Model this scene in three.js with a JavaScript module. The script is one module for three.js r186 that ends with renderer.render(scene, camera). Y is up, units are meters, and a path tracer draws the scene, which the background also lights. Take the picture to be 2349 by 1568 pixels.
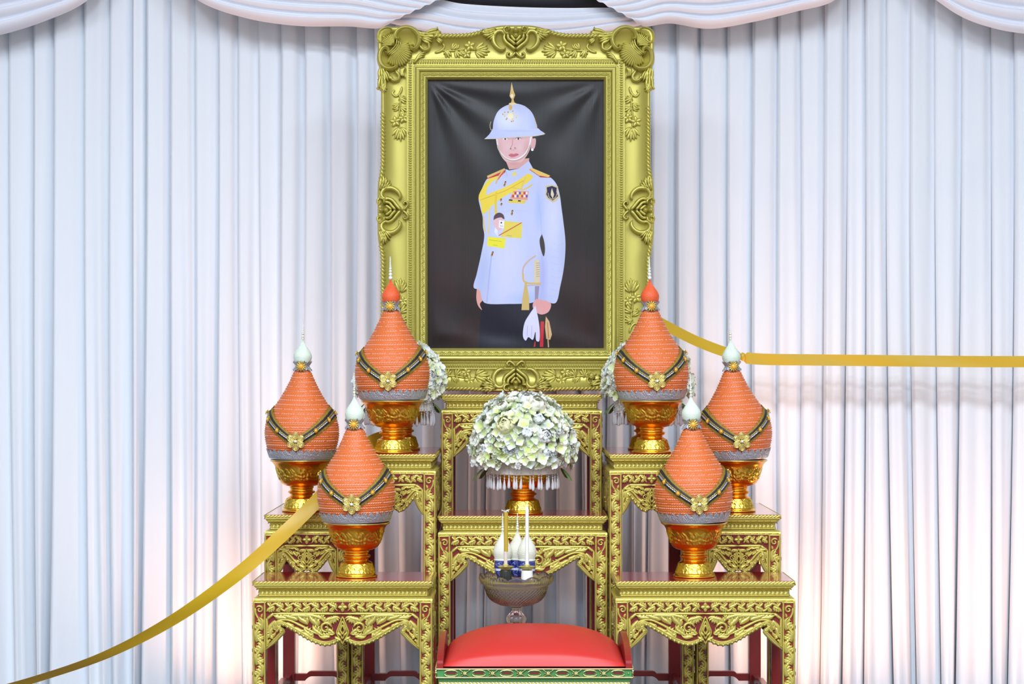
import * as THREE from 'three';
import { mergeGeometries, mergeVertices, toCreasedNormals } from 'three/addons/utils/BufferGeometryUtils.js';
import { RectAreaLightUniformsLib } from 'three/addons/lights/RectAreaLightUniformsLib.js';
import { RoundedBoxGeometry } from 'three/addons/geometries/RoundedBoxGeometry.js';
import { ImprovedNoise } from 'three/addons/math/ImprovedNoise.js';

// ------------------------------------------------------------------ camera, lights, exposure
const FOC = 4600, CX = 1174.5, HOR = 838, CAMH = 1.2, IW = 2349, IH = 1568;
const scene = new THREE.Scene();
scene.background = new THREE.Color(0x101216);
const camera = new THREE.PerspectiveCamera(2 * Math.atan(IH / 2 / FOC) * 180 / Math.PI, IW / IH, 0.05, 60);
camera.position.set(0, CAMH, 0);
camera.setViewOffset(IW, IH, 0, IH / 2 - HOR, IW, IH);
camera.lookAt(0, CAMH, -1);
camera.updateProjectionMatrix();
const renderer = new THREE.WebGLRenderer({ antialias: true });
renderer.toneMapping = THREE.LinearToneMapping;
renderer.toneMappingExposure = 1.0;
renderer.shadowMap.enabled = true;
RectAreaLightUniformsLib.init();
const COOL = new THREE.Color().setRGB(0.85, 0.95, 1.08), WARM = new THREE.Color().setRGB(1.0, 0.50, 0.30);
const PANEL_I = 31, UP_I = 1.0;

// ------------------------------------------------------------------ helpers
let seed = 7;
const rnd = () => { seed = (seed * 1664525 + 1013904223) >>> 0; return seed / 4294967296; };
const rr = (a, b) => a + (b - a) * rnd();
const noise = new ImprovedNoise();
const nz = (x, y, z = 0) => noise.noise(x + 0.37, y + 0.71, z + 0.13);
const lerp = (a, b, t) => a + (b - a) * t, clamp = (v, a = 0, b = 1) => Math.min(b, Math.max(a, v));
const sstep = (a, b, v) => { const t = clamp((v - a) / (b - a)); return t * t * (3 - 2 * t); };
const pX = (x, D) => (x - CX) * D / FOC, pY = (y, D) => CAMH - (y - HOR) * D / FOC;
const P = (x, y, D) => new THREE.Vector3(pX(x, D), pY(y, D), -D);
const taken = {};
function numbered(n) { if (!(n in taken)) { taken[n] = 0; return n; } taken[n]++; return n + '_' + String(taken[n]).padStart(3, '0'); }
function prep(g) { let q = g.index ? g.toNonIndexed() : g; for (const k of Object.keys(q.attributes)) if (k !== 'position' && k !== 'normal') q.deleteAttribute(k); return q; }
function join(gs) { return Array.isArray(gs) ? (gs.length === 1 ? prep(gs[0]) : mergeGeometries(gs.map(prep))) : gs; }
function obj(name, gs, mat, parent) {
  const m = new THREE.Mesh(join(gs), mat); m.name = name; m.castShadow = m.receiveShadow = true;
  if (parent) parent.add(m);
  return m;
}
function tag(o, label, category, group) { o.userData.label = label; o.userData.category = category; if (group) o.userData.group = group; return o; }
function thing(name, label, category, pos, group) {
  const o = new THREE.Group(); o.name = numbered(name); scene.add(o); if (pos) o.position.copy(pos);
  return tag(o, label, category, group);
}
function struct(name, gs, mat) { const m = obj(name, gs, mat, scene); m.userData.kind = 'structure'; return m; }
function copyOf(src, pos, label, turn) {
  const c = src.clone(); c.name = numbered(src.name.replace(/_\d{3}$/, '')); c.userData = { ...src.userData }; scene.add(c);
  if (pos) c.position.copy(pos); if (label) c.userData.label = label; if (turn !== undefined) c.rotation.y = turn;
  return c;
}
const boxg = (w, h, d, x = 0, y = 0, z = 0) => new THREE.BoxGeometry(w, h, d).translate(x, y, z);
const rbox = (w, h, d, x = 0, y = 0, z = 0, r = 0.003) => new RoundedBoxGeometry(w, h, d, 2, r).translate(x, y, z);
function lathe(prof, seg = 64) { return new THREE.LatheGeometry(prof.map(p => new THREE.Vector2(Math.max(p[0], 1e-5), p[1])), seg); }
// grid surface: f(u,v) -> [x,y,z], colour c(u,v) -> [r,g,b] linear
function grid(nu, nv, f, c, closeU) {
  const pos = [], uv = [], col = [], idx = [];
  for (let j = 0; j <= nv; j++) for (let i = 0; i <= nu; i++) {
    const u = i / nu, v = j / nv, p = f(u, v); pos.push(p[0], p[1], p[2]); uv.push(u, v);
    if (c) col.push(...c(u, v));
  }
  const a = nu + 1;
  for (let j = 0; j < nv; j++) for (let i = 0; i < nu; i++) { const q = j * a + i; idx.push(q, q + 1, q + a, q + 1, q + a + 1, q + a); }
  const g = new THREE.BufferGeometry();
  g.setAttribute('position', new THREE.Float32BufferAttribute(pos, 3)); g.setAttribute('uv', new THREE.Float32BufferAttribute(uv, 2));
  if (c) g.setAttribute('color', new THREE.Float32BufferAttribute(col, 3));
  g.setIndex(idx); g.computeVertexNormals();
  if (closeU) { // average the seam
    const n = g.attributes.normal;
    for (let j = 0; j <= nv; j++) { const p = j * a, q = j * a + nu; const x = n.getX(p) + n.getX(q), y = n.getY(p) + n.getY(q), z = n.getZ(p) + n.getZ(q), l = Math.hypot(x, y, z) || 1; n.setXYZ(p, x / l, y / l, z / l); n.setXYZ(q, x / l, y / l, z / l); }
  }
  return g;
}
// Catmull-Rom through 2D points
function curve2(pts, n) {
  if (pts.length === 2) { const o = []; for (let i = 0; i <= n; i++) o.push([lerp(pts[0][0], pts[1][0], i / n), lerp(pts[0][1], pts[1][1], i / n)]); return o; }
  const c = new THREE.CatmullRomCurve3(pts.map(p => new THREE.Vector3(p[0], p[1], 0)), false, 'centripetal');
  const o = []; for (let i = 0; i <= n; i++) { const p = c.getPoint(i / n); o.push([p.x, p.y]); } return o;
}
// Relief: raised rounded strokes in the xy plane (carved ornament)
const SEC = [[-1, 0], [-0.78, 0.72], [0, 1], [0.78, 0.72], [1, 0]];
class Relief {
  constructor(z0 = 0) { this.z0 = z0; this.gs = []; this.maps = [p => p]; }
  // draw under one or several point mappings (mirrors)
  with(maps, fn) { const o = this.maps, out = []; for (const a of o) for (const b of maps) out.push(p => a(b(p))); this.maps = out; fn(this); this.maps = o; return this; }
  stroke(pts, w, h, seg = 10, z0 = this.z0) {
    for (const m of this.maps) {
      const c = curve2(pts.map(m), seg), n = c.length, pos = [], idx = [];
      for (let i = 0; i < n; i++) {
        const a = c[Math.max(0, i - 1)], b = c[Math.min(n - 1, i + 1)];
        let tx = b[0] - a[0], ty = b[1] - a[1]; const l = Math.hypot(tx, ty) || 1; tx /= l; ty /= l;
        const t = i / (n - 1), W = (typeof w === 'function' ? w(t) : w) * (n > 6 ? Math.min(1, 0.4 + t * 9, 0.4 + (1 - t) * 9) : 1), H = typeof h === 'function' ? h(t) : h;
        for (const s of SEC) pos.push(c[i][0] + ty * s[0] * W, c[i][1] - tx * s[0] * W, z0 + s[1] * H);
      }
      for (let i = 0; i < n - 1; i++) for (let k = 0; k < 4; k++) { const q = i * 5 + k; idx.push(q, q + 1, q + 5, q + 1, q + 6, q + 5); }
      // end caps
      for (const e of [0, n - 1]) for (let k = 1; k < 4; k++) idx.push(e * 5, e ? e * 5 + k : e * 5 + k + 1, e ? e * 5 + k + 1 : e * 5 + k);
      const g = new THREE.BufferGeometry(); g.setAttribute('position', new THREE.Float32BufferAttribute(pos, 3)); g.setIndex(idx); g.computeVertexNormals();
      this.gs.push(g);
    }
    return this;
  }
  spiral(cx, cy, r0, a0, turns, w, h, seg = 18, r1 = 0.12) {
    const pts = []; for (let i = 0; i <= 14; i++) { const t = i / 14, r = r0 * lerp(1, r1, t), a = a0 + turns * Math.PI * 2 * t; pts.push([cx + Math.cos(a) * r, cy + Math.sin(a) * r]); }
    return this.stroke(pts, t => w * lerp(1, 0.55, t), h, seg);
  }
  // flame-shaped leaf with side lobes, from (x,y) along angle
  flame(x, y, ang, s, flip = 1, h = 0.004) {
    const c = Math.cos(ang), n = Math.sin(ang), T = p => [x + (p[0] * c - p[1] * flip * n) * s, y + (p[0] * n + p[1] * flip * c) * s];
    const tp = k => t => s * k * Math.max(0.06, Math.sin(Math.PI * Math.min(1, 0.12 + t * 0.9)) * (1 - 0.45 * t));
    this.stroke([[0, 0], [0.3, 0.06], [0.62, 0.05], [0.86, 0.16], [1, 0.40]].map(T), tp(0.22), h, 8);
    for (const [q, L] of [[0.02, 0.42], [0.26, 0.50], [0.50, 0.44]]) this.stroke([[q, 0.02], [q + 0.18, 0.10 + L * 0.35], [q + 0.27, L * 0.8], [q + 0.20, L * 1.15]].map(T), tp(0.165), h * 0.88, 6);
    return this;
  }
  leaf(x, y, ang, s, wd = 0.3, h = 0.006, bend = 0.15) {
    const c = Math.cos(ang), n = Math.sin(ang), T = p => [x + (p[0] * c - p[1] * n) * s, y + (p[0] * n + p[1] * c) * s];
    this.stroke([[0, 0], [0.35, bend * 0.7], [0.7, bend], [1, bend * 0.4]].map(T), t => s * wd * Math.max(0.05, Math.sin(Math.PI * (0.1 + 0.88 * t))), h, 8);
    return this.stroke([[0, 0], [0.35, bend * 0.7], [0.7, bend], [0.92, bend * 0.5]].map(T), t => s * wd * 0.16, h * 1.25, 6);
  }
  flower(x, y, r, h = 0.008) {
    for (let k = 0; k < 5; k++) { const a = k * Math.PI * 0.4 + 0.5; this.stroke([[x, y], [x + Math.cos(a) * r * 0.55, y + Math.sin(a) * r * 0.55], [x + Math.cos(a) * r, y + Math.sin(a) * r]], t => r * Math.max(0.1, 0.44 * Math.sin(Math.PI * (0.15 + 0.8 * t))), h, 6); }
    return this.ball(x, y, r * 0.26, h * 1.3);
  }
  ball(x, y, r, h) { for (const m of this.maps) { const p = m([x, y]); this.gs.push(new THREE.SphereGeometry(1, 10, 7).scale(r, r, h).translate(p[0], p[1], this.z0)); } return this; }
  twist(pts, pitch, w, h, slant = 0.8, thick = 0.42) { // row of slanted beads along a path
    const c = curve2(pts, 200); let L = 0; const acc = [0]; for (let i = 1; i < c.length; i++) { L += Math.hypot(c[i][0] - c[i - 1][0], c[i][1] - c[i - 1][1]); acc.push(L); }
    const n = Math.max(1, Math.round(L / pitch));
    for (let k = 0; k < n; k++) {
      const s = (k + 0.5) / n * L; let i = 1; while (i < acc.length - 1 && acc[i] < s) i++;
      const f = (s - acc[i - 1]) / (acc[i] - acc[i - 1] || 1), x = lerp(c[i - 1][0], c[i][0], f), y = lerp(c[i - 1][1], c[i][1], f);
      const a = Math.atan2(c[i][1] - c[i - 1][1], c[i][0] - c[i - 1][0]) + slant, p2 = L / n;
      this.stroke([[x - Math.cos(a) * w / Math.sin(Math.abs(slant)) / 2, y - Math.sin(a) * w / Math.sin(Math.abs(slant)) / 2], [x + Math.cos(a) * w / Math.sin(Math.abs(slant)) / 2, y + Math.sin(a) * w / Math.sin(Math.abs(slant)) / 2]], p2 * thick, h, 2);
    }
    return this;
  }
}
// mitred rectangular moulding; profile = [[offset outward, z]...]
function rectSweep(w, h, prof, crease = 0.7) {
  const pos = [];
  const C = (o, k) => [[-1, -1], [1, -1], [1, 1], [-1, 1]][k].map((s, i) => s * ((i ? h : w) / 2 + o));
  for (let k = 0; k < 4; k++) for (let i = 0; i < prof.length - 1; i++) {
    const [o0, z0] = prof[i], [o1, z1] = prof[i + 1], a = C(o0, k), b = C(o0, (k + 1) % 4), c = C(o1, (k + 1) % 4), d = C(o1, k);
    pos.push(a[0], a[1], z0, c[0], c[1], z1, b[0], b[1], z0, a[0], a[1], z0, d[0], d[1], z1, c[0], c[1], z1);
  }
  const g = new THREE.BufferGeometry(); g.setAttribute('position', new THREE.Float32BufferAttribute(pos, 3));
  return toCreasedNormals(g, crease);
}
function canvas(w, h, draw) { const c = document.createElement('canvas'); c.width = w; c.height = h; draw(c.getContext('2d'), w, h); return c; }
function tex(c, srgb = true) { const t = new THREE.CanvasTexture(c); if (srgb) t.colorSpace = THREE.SRGBColorSpace; t.wrapS = t.wrapT = THREE.RepeatWrapping; return t; }
const lin = (r, g, b) => new THREE.Color().setRGB(r, g, b);
const std = (c, rough = 0.6, metal = 0, o = {}) => new THREE.MeshStandardMaterial({ color: c, roughness: rough, metalness: metal, side: THREE.DoubleSide, ...o });
const phy = (c, rough, o = {}) => new THREE.MeshPhysicalMaterial({ color: c, roughness: rough, side: THREE.DoubleSide, ...o });

// ------------------------------------------------------------------ materials
const M = {
  giltCarve: std(lin(0.64, 0.54, 0.13), 0.34, 0.55),
  giltPale: std(lin(0.72, 0.66, 0.30), 0.3, 0.75),
  giltFrame: std(lin(0.54, 0.48, 0.11), 0.38, 0.5),
  bowlGold: phy(0xffffff, 0.26, { metalness: 1, vertexColors: true }),
  brooch: std(lin(0.88, 0.76, 0.30), 0.25, 0.9),
  oldGold: std(lin(0.52, 0.38, 0.10), 0.35, 0.85),
  redLacquer: phy(lin(0.36, 0.022, 0.022), 0.16, { clearcoat: 0.6, clearcoatRoughness: 0.06 }),
  redGround: std(lin(0.17, 0.009, 0.010), 0.7),
  redLeg: phy(lin(0.27, 0.010, 0.009), 0.35, { clearcoat: 0.3, clearcoatRoughness: 0.2 }),
  redVinyl: phy(lin(0.56, 0.027, 0.02), 0.46),
  green: std(lin(0.06, 0.25, 0.07), 0.4),
  weave: std(lin(0.74, 0.165, 0.042), 0.45),
  threadPale: std(lin(0.88, 0.50, 0.36), 0.35),
  threadGold: std(lin(0.72, 0.28, 0.02), 0.4),
  pearl: phy(lin(0.86, 0.88, 0.80), 0.25, { clearcoat: 0.5, clearcoatRoughness: 0.15 }),
  pearlMint: phy(lin(0.74, 0.84, 0.70), 0.3, { clearcoat: 0.4, clearcoatRoughness: 0.2 }),
  pearlIvory: phy(lin(0.84, 0.82, 0.68), 0.3, { clearcoat: 0.4, clearcoatRoughness: 0.2 }),
  beadOrange: phy(lin(0.85, 0.12, 0.025), 0.35, { clearcoat: 0.3, clearcoatRoughness: 0.2 }),
  silver: std(lin(0.60, 0.62, 0.67), 0.34, 0.7),
  black: std(lin(0.014, 0.017, 0.022), 0.6),
  fringe: std(lin(0.34, 0.20, 0.02), 0.65, 0.2),
  amber: phy(lin(0.95, 0.42, 0.02), 0.08, { clearcoat: 1, clearcoatRoughness: 0.03 }),
  lace: std(lin(0.84, 0.82, 0.76), 0.8),
  crystal: phy(lin(0.96, 0.97, 1.0), 0.04, { transmission: 1, ior: 1.5, thickness: 0.006 }),
  glass: phy(lin(1.0, 0.97, 0.96), 0.22, { transmission: 1, ior: 1.48, thickness: 0.006 }),
  glassYellow: phy(lin(1.0, 0.86, 0.25), 0.08, { transmission: 0.8, ior: 1.48, thickness: 0.004 }),
  waxWhite: phy(lin(0.86, 0.86, 0.80), 0.4),
  waxYellow: phy(lin(0.50, 0.34, 0.03), 0.45),
  waxPale: phy(lin(0.72, 0.60, 0.52), 0.4),
  wick: std(lin(0.85, 0.83, 0.78), 0.9),
  blackWrap: phy(lin(0.02, 0.025, 0.02), 0.2),
  greenLeaf: std(lin(0.13, 0.20, 0.06), 0.6),
  curtain: std(lin(0.84, 0.88, 0.93), 0.85, 0, {}),
  swag: phy(lin(0.84, 0.86, 0.93), 0.55, { sheen: 0.3, sheenRoughness: 0.4, sheenColor: lin(0.9, 0.9, 1) }),
  swagBlack: std(lin(0.008, 0.009, 0.014), 0.5),
  ribbon: phy(lin(0.66, 0.42, 0.020), 0.34, { clearcoat: 0.25, clearcoatRoughness: 0.3, sheen: 0.2 }),
};

// ------------------------------------------------------------------ the room
const RX = 4.2, ZB = -7.4, ZF = 3.2, RH = 4.1, TH = 0.15;
{
  const wallM = std(lin(0.56, 0.54, 0.52), 0.9), floorM = std(lin(0.14, 0.11, 0.10), 0.5), ceilM = std(lin(0.75, 0.75, 0.74), 0.9);
  const zc = (ZB + ZF) / 2, zl = ZF - ZB;
  struct('floor', boxg(2 * RX + 2 * TH, TH, zl + 2 * TH, 0, -TH / 2, zc), floorM);
  struct('ceiling', boxg(2 * RX + 2 * TH, TH, zl + 2 * TH, 0, RH + TH / 2, zc), ceilM);
  struct('wall_left', boxg(TH, RH, zl, -RX - TH / 2, RH / 2, zc), wallM);
  struct('wall_right', boxg(TH, RH, zl, RX + TH / 2, RH / 2, zc), wallM);
  struct('wall_back', boxg(2 * RX + 2 * TH, RH, TH, 0, RH / 2, ZB - TH / 2), wallM);
  struct('wall_front', boxg(2 * RX + 2 * TH, RH, TH, 0, RH / 2, ZF + TH / 2), wallM);
}
{ // ceiling light panels
  const glow = new THREE.MeshStandardMaterial({ color: 0xffffff, emissive: COOL, emissiveIntensity: 2.0 }), rim = std(lin(0.7, 0.7, 0.7), 0.5);
  let k = 0;
  for (const z of [-2.2, -0.4, 1.4]) for (const x of [-1.9, 0, 1.9]) {
    const t = thing('ceiling_light', 'square white ceiling light panel in a metal frame', 'ceiling light', new THREE.Vector3(x, RH - 0.05, z), 'ceiling light panels');
    obj('frame', rectSweep(0.9, 0.9, [[0, 0], [0.03, 0], [0.03, 0.05], [0, 0.05], [0, 0]]).rotateX(-Math.PI / 2), rim, t);
    obj('diffuser', boxg(0.9, 0.01, 0.9, 0, 0.015, 0), glow, t);
    const l = new THREE.RectAreaLight(COOL, PANEL_I, 0.9, 0.9); l.position.set(0, 0.0, 0); l.rotation.x = -Math.PI / 2; t.add(l); k++;
  }
}
function uplight(x, z, aim, I, label, beam) {
  const t = thing('floor_uplight', label, 'uplight', new THREE.Vector3(x, 0, z), 'floor uplights behind the altar');
  obj('base_plate', boxg(0.12, 0.01, 0.12, 0, 0.005, 0), M.black, t);
  obj('housing', lathe([[0.001, 0.01], [0.05, 0.012], [0.065, 0.05], [0.07, 0.1], [0.066, 0.1], [0.06, 0.06]], 32), M.black, t);
  obj('lens', new THREE.CylinderGeometry(0.064, 0.064, 0.006, 32).translate(0, 0.088, 0), new THREE.MeshStandardMaterial({ color: 0xffffff, emissive: WARM, emissiveIntensity: 4 }), t);
  const s = new THREE.SpotLight(WARM, I, 0, 1.35, 1.0, 2); s.position.set(0, 0.115, 0); s.castShadow = true; s.shadow.radius = 2;
  t.add(s); s.target.position.set(...aim); t.add(s.target);
  if (beam) { const b = new THREE.SpotLight(WARM, I * 3.8, 0, 0.46, 1.0, 2); b.position.set(0, 0.115, 0); b.castShadow = true; b.shadow.radius = 2; t.add(b); b.target.position.set(...beam); t.add(b.target); } // the lamp's narrow main beam, inside its wide spill
}
uplight(pX(582, 6.45), -6.44, [0.05, 1.2, -0.60], UP_I, 'black floor uplight behind the altar tables, below the sloping ribbon', [0.22, 2.4, -0.12]);
uplight(pX(1852, 6.45), -6.42, [0.03, 1.2, -0.60], UP_I, 'black floor uplight behind the altar tables, below the knotted ribbon', [-0.22, 2.4, -0.12]);
uplight(pX(2440, 6.3), -6.2, [-0.35, 1.2, -0.6], UP_I * 1.2, 'black round floor uplight glowing warm far along the curtain');

// ------------------------------------------------------------------ pleated curtain backdrop
const DC = 6.78;
{
  let seams = [26, 80, 130, 199, 255, 310, 339, 397, 453, 503, 551, 598, 647, 701, 760, 820, 862, 1495, 1552, 1609, 1670, 1724, 1783, 1837, 1892, 1944, 1985, 2035, 2089, 2146, 2205, 2273, 2325];
  for (let x = 914; x < 1470; x += 53) seams.push(x + rr(-5, 5));
  for (let x = -26; x > -700; x -= 54) seams.push(x + rr(-6, 6));
  for (let x = 2380; x < 3050; x += 56) seams.push(x + rr(-6, 6));
  seams.sort((a, b) => a - b);
  const X = seams.map(s => pX(s, DC)), NY = 44, Y0 = 0.01, Y1 = 3.0, gs = [];
  const sh = X.map(() => [rr(-1, 1), rr(0, 6), rr(0.6, 1.2)]);
  for (let i = 0; i < X.length - 1; i++) {
    const fl = rr(0.5, 0.72), h0 = rr(0.022, 0.040), gr = rr(0.4, 1.3), bow = rr(-0.3, 0.6), ph = rr(0, 6), wv = rr(0.2, 1), mid = rr(0.25, 0.6), hasMid = rnd() < 0.6;
    const seamX = (k, y) => { const d = clamp((1.9 - y) / 1.9); return X[k] + sh[k][0] * 0.022 * d * d + 0.003 * Math.sin(y * 1.7 + sh[k][1]); };
    const cols = 12;
    gs.push(grid(cols, NY, (u, v) => {
      const y = lerp(Y0, Y1, v), d = clamp((1.9 - y) / 1.9), h = h0 * (1 + gr * d * 0.45);
      const a = seamX(i, y), b = seamX(i + 1, y);
      if (u < 1.5 / cols) { return u < 0.5 / cols ? [a, y, -DC] : [a - 0.0025, y, -DC + h * 0.6]; } // the cloth turns back at the pleat edge
      const t = (u - 2 / cols) / (1 - 2 / cols);
      let z = h * (0.35 * (1 - t) + 0.65 * (1 - sstep(fl, 1, t))) + bow * 0.006 * Math.sin(Math.PI * t);
      z += (0.002 + 0.030 * d * wv) * Math.sin(t * 6.28 * (0.8 + 0.3 * wv) + ph + 0.4 * y) * Math.sin(Math.PI * clamp(t));
      if (hasMid) z -= 0.026 * d * sstep(mid, mid + 0.3, t) * (1 - 0.5 * t);
      return [lerp(a + 0.002, b, t), y, -DC + z];
    }));
  }
  const m = obj('pleated_curtain', gs, M.curtain, scene);
  tag(m, 'tall white pleated curtain hanging behind the gilded altar', 'curtain');
}

// ------------------------------------------------------------------ swags along the top
// lower edge and upper edge given as curves of picture points at the depth of the valance
function swag(name, label, low, top, D, folds, mat, group, amp = 0.02, lift = 0.03) {
  const NU = 60, NV = 48, a = curve2(low, NU), b = curve2(top, NU), ph = rr(0, 6);
  const g = grid(NU, NV, (u, v) => {
    const i = Math.round(u * NU); let s = v;
    const f = v * folds * Math.PI * 2 + ph + 0.8 * Math.sin(u * 3.1);
    const x = lerp(a[i][0], b[i][0], s), y = lerp(a[i][1], b[i][1], s);
    const env = 0.35 + 0.65 * Math.sin(Math.PI * clamp(u, 0.02, 0.98));
    let z = amp * env * (Math.abs(Math.sin(f / 2)) * 1.3 - 0.5) + lift * env * Math.sin(Math.PI * Math.min(1, 0.1 + v * 0.9));
    if (v < 0.03) z -= 0.012 * (1 - v / 0.03);
    const d = D - z;
    return [pX(x, D), pY(y + 3.0 * env * Math.sin(f + 1.2), D), -d];
  });
  const m = obj(numbered(name), g, mat, scene);
  return tag(m, label, 'swag', group);
}
const DS = 6.62;
swag('curtain_swag', 'white swag over the curtain above the sloping yellow ribbon', [[-420, 0], [-250, 75], [-90, 92], [0, 76], [100, 45], [196, 0], [250, -60]], [[-420, -60], [-250, -100], [-90, -110], [0, -110], [100, -110], [196, -110], [250, -110]], DS, 6, M.swag, 'valance swags');
swag('curtain_swag', 'white swag draped to the shell corner of the gilded frame, over black cloth', [[395, -60], [455, 0], [560, 38], [680, 56], [800, 58], [872, 63], [890, 55]], [[395, -120], [480, -120], [600, -120], [720, -120], [830, -100], [960, -60], [1075, -30]], DS - 0.03, 8, M.swag, 'valance swags');
swag('curtain_swag', 'long white swag hanging right behind the top of the gilded frame', [[880, 48], [960, 66], [1060, 84], [1183, 92], [1300, 86], [1400, 70], [1490, 52]], [[890, 30], [985, 0], [1060, 12], [1183, 20], [1300, 22], [1380, 20], [1470, 20]], DS + 0.03, 3.5, M.swag, 'valance swags', 0.012, 0.02);
swag('curtain_swag', 'white swag draped to the shell corner of the frame above the knotted ribbon', [[1462, 52], [1480, 58], [1535, 50], [1625, 62], [1730, 46], [1830, 22], [1912, 0], [1975, -60]], [[1290, -40], [1380, -60], [1500, -100], [1600, -120], [1700, -120], [1800, -120], [1900, -120], [1975, -120]], DS - 0.03, 8, M.swag, 'valance swags');
swag('curtain_swag', 'white swag over the curtain where the level yellow ribbon runs out', [[2080, -60], [2150, 0], [2210, 40], [2280, 65], [2349, 77], [2460, 80], [2620, 40], [2760, -20]], [[2080, -120], [2150, -120], [2210, -120], [2280, -120], [2349, -120], [2460, -120], [2620, -120], [2760, -120]], DS, 6, M.swag, 'valance swags');
swag('curtain_swag', 'black cloth swag showing between the white swags over the frame', [[940, -20], [1010, 6], [1100, 17], [1200, 23], [1300, 24], [1390, 24], [1440, 0]], [[940, -90], [1010, -90], [1100, -90], [1200, -90], [1300, -90], [1380, -90], [1440, -90]], DS + 0.06, 3, M.swagBlack, 'valance swags', 0.008, 0.01);
{ // rail that carries curtain and swags
  const t = thing('curtain_rail', 'long grey metal rail carrying the curtain and swags', 'rail', new THREE.Vector3(0, 0, 0));
  obj('pole', new THREE.CylinderGeometry(0.025, 0.025, 6.4, 16).rotateZ(Math.PI / 2).translate(0, 2.62, -DC + 0.12), std(lin(0.5, 0.5, 0.5), 0.4, 0.8), t);
  for (const s of [-1, 1]) obj('upright', new THREE.CylinderGeometry(0.025, 0.025, 2.62, 16).translate(s * 3.1, 1.31, -DC + 0.12), std(lin(0.5, 0.5, 0.5), 0.4, 0.8), t);
}

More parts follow.
